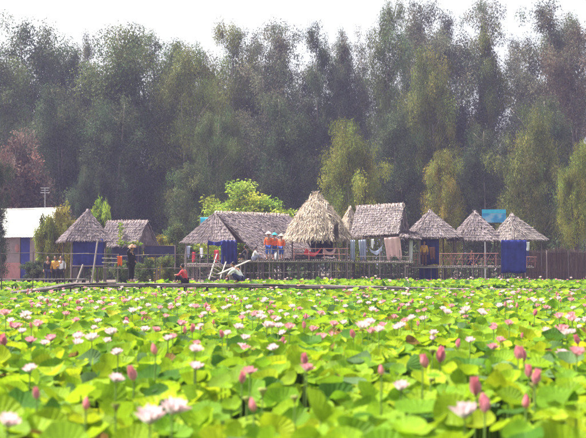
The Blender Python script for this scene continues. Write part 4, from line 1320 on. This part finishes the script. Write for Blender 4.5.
# ------------------------------------------------------------------ lotus
def lotus_blade(seed, rings, segs):
    """unit leaf (radius 1): shallow funnel with wavy rim, some folded"""
    rd = random.Random(seed)
    cup = rd.choice([.12, .2, .3, .42, .55, -.1]); amp = rd.uniform(.04, .15); k = rd.choice([2, 3, 3, 4, 5]); ph = rd.uniform(0, 6.28)
    fold = rd.choice([0, 0, 0, .25, .5]); fa = rd.uniform(0, 3.14); k2 = rd.choice([5, 7, 8]); am2 = rd.uniform(.02, .05)
    V, UV = [(0, 0, -.02)], [(.5, .5)]
    for j in range(1, rings + 1):
        r = j / rings
        for i in range(segs):
            a = 2 * math.pi * i / segs
            rr = r * (1 + .05 * math.sin(k * a + ph * 2) * r + .025 * math.sin(k2 * a + ph))
            x, y = rr * math.cos(a), rr * math.sin(a)
            z = cup * r ** 1.8 + amp * math.sin(k * a + ph) * r ** 2 + am2 * math.sin(k2 * a - ph) * r ** 3
            s = x * math.cos(fa) + y * math.sin(fa)
            z += fold * abs(s) ** 1.5
            V.append((x, y, z)); UV.append((.5 + .5 * x, .5 + .5 * y))
    F = []
    for i in range(segs):
        F.append((0, 1 + i, 1 + (i + 1) % segs))
    for j in range(rings - 1):
        for i in range(segs):
            a, b = 1 + j * segs + i, 1 + j * segs + (i + 1) % segs
            c, d = a + segs, b + segs
            F += [(a, c, d), (a, d, b)]
    return np.array(V), np.array(F), np.array(UV)

LOT_TINTS = [((0.215, 0.37, 0.012), 6), ((0.27, 0.42, 0.012), 6), ((0.155, 0.31, 0.012), 4), ((0.35, 0.46, 0.012), 2.6), ((0.075, 0.19, 0.02), 2.2), ((0.15, 0.26, 0.1), 0.8), ((0.48, 0.48, 0.015), 0.25), ((0.22, 0.14, 0.04), 0.2)]
def lotus_tint(rd):
    t = rd.choices([c for c, w in LOT_TINTS], [w for c, w in LOT_TINTS])[0]
    k = rd.uniform(.82, 1.18)
    return tuple(c * k for c in t)

NEARB = []
for s in range(24):
    V, F, UV = lotus_blade(500 + s, 4, 20)
    me = np_mesh('lotus_blade', V, F, M['lotus'], np.ones((len(V), 3)), UV, True)
    NEARB.append(me)
stalk_mb = MB(); stalk_mb.tube([(0, 0, 0), (.012, 0, .35), (-.008, .01, .7), (0, 0, 1)], [.008, .008, .007, .006], 5)
STALK = stalk_mb.mesh('lotus_stalk', M['stalk'], True)

def canopy_top(x, y):
    base = 1.08 - .22 * max(0, min(1, (y - 14) / 30))
    if y > 53: base = 1.16
    return base + .06 * math.sin(x * .8 + y * .35) * math.sin(y * .5) + .035 * math.sin(x * 2.3 - y)

# flowers seen singly near the camera: kind, pixel of the bloom, size in pixels across
NEAR = [
    ('white', 150, 416, 40, 'large white lotus in the near pair at lower left of centre, its left flower'), ('white', 172, 407, 36, 'large white lotus in the near pair at lower left of centre, its right flower'),
    ('white', 8, 421, 31, 'white lotus with pink tips cut by the left edge, near'), ('white', 465, 411, 34, 'white and pink lotus beside two tall pink buds, near right'),
    ('half', 476, 388, 17, 'tall half-open pink lotus above the near right white one'), ('half', 485, 405, 17, 'half-open pink lotus touching the near right white one'),
    ('white', 401, 386, 21, 'white lotus standing alone left of the near right pair'), ('white', 30, 369, 15, 'small white lotus near the left edge, above the pink bud'),
    ('bud', 526, 403, 15, 'slim pink bud near the lower right'), ('half', 524, 355, 13, 'round pink half-open lotus at middle right'),
    ('half', 529, 372, 12, 'pink lotus just below the round half-open one'), ('half', 426, 362, 13, 'left one of two pink half-open lotuses right of centre'),
    ('half', 440, 356, 14, 'right one of two pink half-open lotuses right of centre'), ('half', 305, 360, 11, 'upper pink bloom of the stacked pair in the middle'),
    ('pink', 307, 368, 13, 'lower pink bloom of the stacked pair in the middle'), ('pink', 250, 371, 14, 'right bloom of the pink pair left of the middle'),
    ('half', 242, 378, 12, 'left bloom of the pink pair left of the middle'), ('half', 134, 374, 14, 'deep pink half-open lotus above the big white pair'),
    ('white', 116, 379, 17, 'flat open white lotus next to the deep pink one'), ('white', 118, 352, 16, 'white lotus above the flat open one'),
    ('white', 78, 336, 15, 'white lotus to the left in mid pond'), ('pink', 51, 338, 12, 'pale pink lotus at the left in mid pond'),
    ('half', 37, 394, 11, 'deep pink bud-like bloom at the lower left'), ('bud', 86, 405, 14, 'beige closed bud at the lower left'),
    ('bud', 254, 406, 15, 'beige closed bud below the middle'), ('white', 196, 367, 14, 'white lotus left of the pink pair'),
    ('pink', 16, 326, 12, 'pink-white lotus close to the left edge in mid pond'), ('half', 4, 341, 12, 'pink bloom at the very left edge'),
    ('pink', 31, 340, 12, 'pink lotus in the left cluster'), ('white', 274, 348, 12, 'white lotus right of the middle left gap'),
    ('pink', 272, 325, 10, 'small pink lotus near the middle of the pond'), ('white', 470, 340, 13, 'white lotus with a bud at its side, right mid pond'),
    ('half', 458, 344, 8, 'bud left of the right mid pond white lotus'), ('pink', 493, 347, 10, 'pink open lotus right of the mid pond white one'),
    ('white', 433, 333, 10, 'small white lotus in right mid pond'), ('white', 562, 353, 15, 'flat white lotus at the right edge'),
    ('half', 578, 340, 9, 'pink bloom at the right edge, upper'), ('bud', 557, 330, 9, 'slim pink bud upper right of mid pond'),
    ('pod', 116, 404, 10, 'seed head beside the white pair'), ('pod', 295, 396, 9, 'seed head in the near middle'), ('pod', 534, 383, 10, 'seed head at near right'),
    ('white', 22, 331, 12, 'second white lotus by the left edge in mid pond'), ('white', 168, 339, 9, 'small white lotus left in mid pond'),
]
NEAR_XY = []
for kind, px, py, wpx, lab in NEAR:
    z = 1.26
    d = at(px, py, 10.0) - CAM
    D = 10.0 * (z - CAM.z) / d.z
    p = at(px, py, D)
    if D < 20: NEAR_XY.append((p.x, p.y, 1.0 if kind in ('white', 'pink') else .6))

def lotus_field():
    rd = random.Random(21)
    spots = []
    y = 2.6
    cell = .15
    while y < 66:
        cy = cell if y < 24 else cell * 1.2
        half = .268 * y * 1.2 + (3.4 if y < 30 else 1.8)
        x = -half
        while x < half:
            spots.append((x + rd.uniform(-.5, .5) * cy, y + rd.uniform(-.5, .5) * cy))
            x += cy
        y += cy
    out = []
    for (x, y) in spots:
        if y > shore(x) - .8: continue
        if y < 4.6: continue
        if abs(x) < 18 and 46.6 < y < 53:       # clear the footbridge
            px = 293 + x * FPX / y
            by = np.interp(px, [16, 44, 72, 196, 285, 330, 420, 625], [47.2, 48.2, 50, 50.3, 51, 51.5, 52, 52])
            if px > 10 and abs(y - by) < .62: continue
        # a few thin places where the dark water shows
        gap = math.sin(x * 1.7 + 2.1 * math.sin(y * .6)) * math.sin(y * 1.3 + 1.1 * math.sin(x * .8))
        if gap > .82 and rd.random() < .6: continue
        if any(abs(x - a) < .16 * s_ and -.55 < y - b < .16 for a, b, s_ in NEAR_XY): continue
        out.append((x, y))
    return out

def leaf_pose(x, y, rd):
    top = canopy_top(x, y)
    rad = rd.choice([.075, .09, .1, .11, .12, .125, .13, .14, .17]) * rd.uniform(.9, 1.15) * (.86 if y < 24 else 1.08)
    z = top - abs(rd.gauss(0, .11)) + .04
    if rd.random() < .06: z += .07
    tilt = abs(rd.gauss(0, .42))
    if rd.random() < .12: tilt += .5
    az = rd.uniform(0, 6.28)
    spin = rd.uniform(0, 6.28)
    Rm = Matrix.Rotation(az, 3, 'Z') @ Matrix.Rotation(tilt, 3, 'X') @ Matrix.Rotation(spin, 3, 'Z')
    # leaves lean a little towards the light
    Rm = Matrix.Rotation(.16, 3, 'X') @ Rm
    return rad, z, Rm

def build_lotus_leaves():
    rd = random.Random(33)
    sp = lotus_field()
    inview = []
    for i, (x, y) in enumerate(sp):
        if y > 6.35 and abs(x) < .268 * y + .08:
            inview.append((y, i))
    inview.sort()
    chosen = {i for _, i in inview[:300]}
    stuffV, stuffF, stuffT, stuffU, nb = [], [], [], [], 0
    mids = [lotus_blade(700 + s, 3, 12) for s in range(20)]
    fars = [lotus_blade(800 + s, 2, 8) for s in range(20)]
    tiny = [lotus_blade(900 + s, 1, 8) for s in range(20)]
    for i, (x, y) in enumerate(sp):
        rad, z, Rm = leaf_pose(x, y, rd)
        t = lotus_tint(rd)
        if i in chosen:
            root = empty('lotus_leaf', (x, y, 0))
            tag(root, 'large green lotus leaf standing on its stalk in the nearest part of the pond', 'lotus leaf', 'near lotus leaves')
            b = link('blade', rd.choice(NEARB), root)
            b.color = (*t, 1)
            b.matrix_local = Matrix.Translation((0, 0, z)) @ Rm.to_4x4() @ Matrix.Diagonal((rad, rad, rad, 1))
            s = link('stalk', STALK, root); s.scale = (1, 1, z - rad * .015)
        else:
            V, F, U = rd.choice(mids if y < 15 else fars if y < 33 else tiny)
            W = (V * rad) @ np.array(Rm).T + np.array([x, y, z])
            stuffV.append(W); stuffF.append(F + nb); nb += len(V)
            stuffT.append(np.tile(np.array(t), (len(V), 1))); stuffU.append(U)
            if y < 15:
                q = []
                for k in range(3):
                    a = 2 * math.pi * k / 3
                    q.append((x + .007 * math.cos(a), y + .007 * math.sin(a), -.02)); 
                for k in range(3):
                    a = 2 * math.pi * k / 3
                    q.append((x + .006 * math.cos(a), y + .006 * math.sin(a), z - .01))
                stuffV.append(np.array(q))
                fs = []
                for k in range(3):
                    k2 = (k + 1) % 3
                    fs += [(k, k2, 3 + k2), (k, 3 + k2, 3 + k)]
                stuffF.append(np.array(fs) + nb); nb += 6
                stuffT.append(np.tile(np.array([.1, .17, .02]), (6, 1))); stuffU.append(np.full((6, 2), .7))
    V = np.concatenate(stuffV); F = np.concatenate(stuffF); T = np.concatenate(stuffT); U = np.concatenate(stuffU)
    o = link('lotus_leaves', np_mesh('lotus_leaves', V, F, M['lotus'], T, U, True))
    tag(o, 'mass of green lotus leaves covering the pond beyond the nearest ones', 'lotus leaves', kind='stuff')
    return sp
build_lotus_leaves()

def petal(length, width, curl, cup, base, tip, nu=4, nv=5):
    V, T = [], []
    for j in range(nv + 1):
        v = j / nv
        w = width * (math.sin(math.pi * min(1, v * .93 + .05) ** .8) ** .75) * .5
        if j == nv: w = width * .04
        for i in range(nu + 1):
            u = i / nu * 2 - 1
            V.append((u * w, v * length, cup * (u * u) * w + curl * length * v * v))
            c = [base[k] + (tip[k] - base[k]) * min(1, max(0, v - .25) / .75 * (0.6 + .4 * abs(u)) ) for k in range(3)]
            T.append(c)
    F = [(j * (nu + 1) + i, j * (nu + 1) + i + 1, (j + 1) * (nu + 1) + i + 1, (j + 1) * (nu + 1) + i) for j in range(nv) for i in range(nu)]
    return np.array(V), np.array(F), np.array(T)

WHITE, PINK, DPINK = (.82, .74, .74), (.82, .30, .36), (.78, .16, .25)
def bloom_specs(kind):
    if kind == 'white': return [(5, 76, .85, (.88, .84, .82), (.87, .72, .74)), (7, 56, 1.0, (.88, .84, .82), (.86, .58, .63)), (8, 32, 1.0, (.88, .82, .80), (.86, .48, .55))]
    if kind == 'pink': return [(5, 74, .85, (.82, .62, .62), (.8, .34, .42)), (6, 56, .95, (.82, .55, .57), (.8, .28, .36)), (6, 34, 1.0, (.82, .55, .57), (.8, .26, .34))]
    return [(4, 84, .95, (.8, .42, .46), (.78, .22, .31)), (5, 76, 1.0, (.8, .38, .42), (.78, .2, .29))]
def bloom_petals(kind, seed):
    rd = random.Random(seed)
    out = []
    for ring, (n, el, ln, b, t) in enumerate(bloom_specs(kind)):
        V, F, T = petal(.125 * ln, .072, .16 if el < 60 else .22, .9, b, t)
        for i in range(n):
            a = 2 * math.pi * (i + ring * .45) / n + rd.uniform(-.12, .12)
            e = math.radians(el + rd.uniform(-7, 7))
            Rm = Matrix.Rotation(a, 3, 'Z') @ Matrix.Rotation(e, 3, 'X')
            k = rd.uniform(.88, 1.1)
            W = (V * k) @ np.array(Rm).T
            W[:, :2] += np.array([-math.sin(a), math.cos(a)]) * .012
            out.append((W, F, T))
    return out
BLOOM = {}
PETALS = {}
for kind in ('white', 'pink', 'half'):
    BLOOM[kind] = []; PETALS[kind] = []
    for s in range(3):
        ps_ = bloom_petals(kind, 40 + s)
        PETALS[kind].append([np_mesh('petal', W, F, M['petal'], T, None, True) for W, F, T in ps_])
        nb = 0; Vs, Fs, Ts = [], [], []
        for W, F, T in ps_:
            Vs.append(W); Fs.append(F + nb); Ts.append(T); nb += len(W)
        BLOOM[kind].append(np_mesh('bloom', np.concatenate(Vs), np.concatenate(Fs), M['petal'], np.concatenate(Ts), None, True))
mb = MB(); mb.tube([(0, 0, -.01), (0, 0, .01), (0, 0, .035), (0, 0, .038)], [.008, .014, .024, .004], 10); RECEPT = mb.mesh('receptacle', M['yellow'], True)
mb = MB(); mb.tube([(0, 0, -.02), (0, 0, .01), (0, 0, .05), (0, 0, .055), (0, 0, .05)], [.006, .018, .042, .04, .002], 12); POD = mb.mesh('seed_head', M['pod'], True)
# closed bud: teardrop of wrapped petals
def bud_mesh():
    V, T, F = [], [], []
    n, m = 15, 9
    for j in range(m + 1):
        t = j / m
        r = .034 * (math.sin(math.pi * min(1.0, t ** .75)) ** .8) * (1 - .25 * t) + .001
        for i in range(n):
            a = 2 * math.pi * i / n + t * .5
            rr = r * (1 + .1 * (((i % 3) / 3) - .3))
            V.append((rr * math.cos(a), rr * math.sin(a), t * .13))
            T.append(tuple(np.array((.72, .52, .36)) * (1 - t) ** 2 + np.array((.8, .24, .32)) * (1 - (1 - t) ** 2)))
    for j in range(m):
        for i in range(n):
            i2 = (i + 1) % n
            F.append((j * n + i, j * n + i2, (j + 1) * n + i2, (j + 1) * n + i))
    return np_mesh('closed_bud', V, F, M['bud'], T, None, True)
BUD = bud_mesh()

def flower(kind, x, y, z, size, rd, label, group, split=False):
    if kind == 'bud':
        root = empty('lotus_bud', (x, y, 0)); tag(root, label, 'lotus bud', group)
        b = link('closed_petals', BUD, root); k = rd.uniform(.75, 1.05)
        b.color = (1.0, k, k, 1)
    elif kind == 'pod':
        root = empty('lotus_seed_head', (x, y, 0)); tag(root, label, 'seed head', group)
        b = link('seed_head', POD, root)
    else:
        root = empty('lotus_flower', (x, y, 0)); tag(root, label, 'lotus flower', group)
        v = rd.randrange(3)
        b = link('receptacle', RECEPT, root)
        if not split:
            c = link('petals', BLOOM[kind][v], root)
    tl = Matrix.Translation((0, 0, z)) @ Matrix.Rotation(rd.uniform(0, 6.28), 4, 'Z') @ Matrix.Rotation(rd.uniform(0, .3), 4, 'X') @ Matrix.Diagonal((size, size, size, 1))
    b.matrix_local = tl
    if kind in ('white', 'pink', 'half'):
        if split:
            for pm in PETALS[kind][v]:
                q = link('petal', pm, root); q.matrix_local = tl
        else:
            c.matrix_local = tl
    s = link('stalk', STALK, root); s.scale = (1, 1, z)
    return root

def place_flowers():
    rd = random.Random(77)
    for kind, px, py, wpx, lab in NEAR:
        # intersect the pixel ray with the height the bloom stands at
        z = 1.26
        d = at(px, py, 10.0) - CAM
        D = 10.0 * (z - CAM.z) / d.z
        p = at(px, py, D)
        real = wpx * D / FPX
        full = {'white': .25, 'pink': .2, 'half': .12, 'bud': .13, 'pod': .085}[kind]
        size = real / full
        flower(kind, p.x, p.y, p.z - .05 * size, max(.6, min(1.7, size)), rd, 'lotus seed head, ' + lab if kind == 'pod' else lab, 'near lotus flowers', split=(D < 11.5 and kind not in ('bud', 'pod')))
    spec = []
    n = {'white': 0, 'pink': 0, 'half': 0, 'bud': 0, 'pod': 0}
    tries = 0
    LAB = {'white': 'small white lotus flower scattered over the middle of the pond', 'pink': 'small pink lotus flower scattered over the middle of the pond',
           'half': 'half-open pink lotus scattered over the middle of the pond', 'bud': 'small pink closed lotus bud scattered over the pond', 'pod': 'small green-brown lotus seed head scattered over the pond'}
    while sum(n.values()) < 640 and tries < 9000:
        tries += 1
        # even over the picture's rows rather than over the ground
        D = rd.choices([rd.uniform(7, 12), rd.uniform(12, 20), rd.uniform(20, 32), rd.uniform(32, 50), rd.uniform(53, 65)], [5, 16, 28, 32, 26])[0]
        p = Vector(((rd.uniform(-25, 611) - 293) * D / FPX, D, 0))
        p.z = canopy_top(p.x, D) + rd.uniform(.08, .3)
        if D > shore(p.x) - 1: continue
        if abs(D - 51) < .9: continue
        kind = rd.choices(['white', 'pink', 'half', 'bud', 'pod'], [42, 34, 14, 7, 4] if D > 12 else [1, 1, 1, 3, 4])[0]
        if D < 12 and rd.random() < .7: continue
        n[kind] += 1
        spec.append((D, kind, p.x, p.y, p.z, rd.uniform(.5, .85)))
    spec.sort()
    left = 300 - sum(1 for q in NEAR if q[0] in ('white', 'pink', 'half'))
    Vs, Fs, Ts, nb = [], [], [], 0
    def add(me, T4, col=None):
        nonlocal nb
        V = np.empty(len(me.vertices) * 3, np.float32); me.vertices.foreach_get('co', V); V = V.reshape(-1, 3)
        F = np.empty(len(me.loops), np.int32); me.loops.foreach_get('vertex_index', F)
        if col is None:
            T = np.empty(len(V) * 4, np.float32); me.color_attributes['tint'].data.foreach_get('color', T); T = T.reshape(-1, 4)[:, :3]
        else:
            T = np.tile(np.array(col), (len(V), 1))
        m4 = np.array(T4)
        Vs.append(V @ m4[:3, :3].T + m4[:3, 3]); Fs.append(F.reshape(-1, 4) + nb); Ts.append(T); nb += len(V)
    smb = MB(); smb.tube([(0, 0, 0), (0, 0, 1)], [.007, .006], 4, cap=False); stm = smb.mesh('s')
    for D, kind, x, y, z, size in spec:
        fl = kind in ('white', 'pink', 'half')
        if not fl or left > 0:
            left -= fl
            flower(kind, x, y, z, size, rd, LAB[kind], LAB[kind].split(' scattered')[0] + ' group')
        else:
            tl = Matrix.Translation((x, y, z)) @ Matrix.Rotation(rd.uniform(0, 6.28), 4, 'Z') @ Matrix.Rotation(rd.uniform(0, .3), 4, 'X') @ Matrix.Diagonal((size, size, size, 1))
            add(BLOOM[kind][rd.randrange(3)], tl)
            add(stm, Matrix.Translation((x, y, 0)) @ Matrix.Diagonal((1, 1, z, 1)), (.1, .17, .02))
    o = link('distant_lotus_flowers', np_mesh('distant_lotus_flowers', np.concatenate(Vs), np.concatenate(Fs), M['petal'], np.concatenate(Ts), None, True))
    tag(o, 'tiny pink and white lotus flowers dotting the far pond', 'lotus flowers', kind='stuff')
place_flowers()

# ------------------------------------------------------------------ haze
def haze():
    m, n, l = new_mat('air_haze')
    out = n.new('ShaderNodeOutputMaterial'); v = n.new('ShaderNodeVolumePrincipled')
    v.inputs['Color'].default_value = (0.64, 0.60, 1.0, 1)
    v.inputs['Density'].default_value = 0.0007
    v.inputs['Anisotropy'].default_value = 0.2
    l.new(v.outputs[0], out.inputs['Volume'])
    mb = MB(); mb.box((0, 655, 16), (1860, 1530, 35))
    o = mb.build('haze', m)
    tag(o, kind='stuff')
haze()
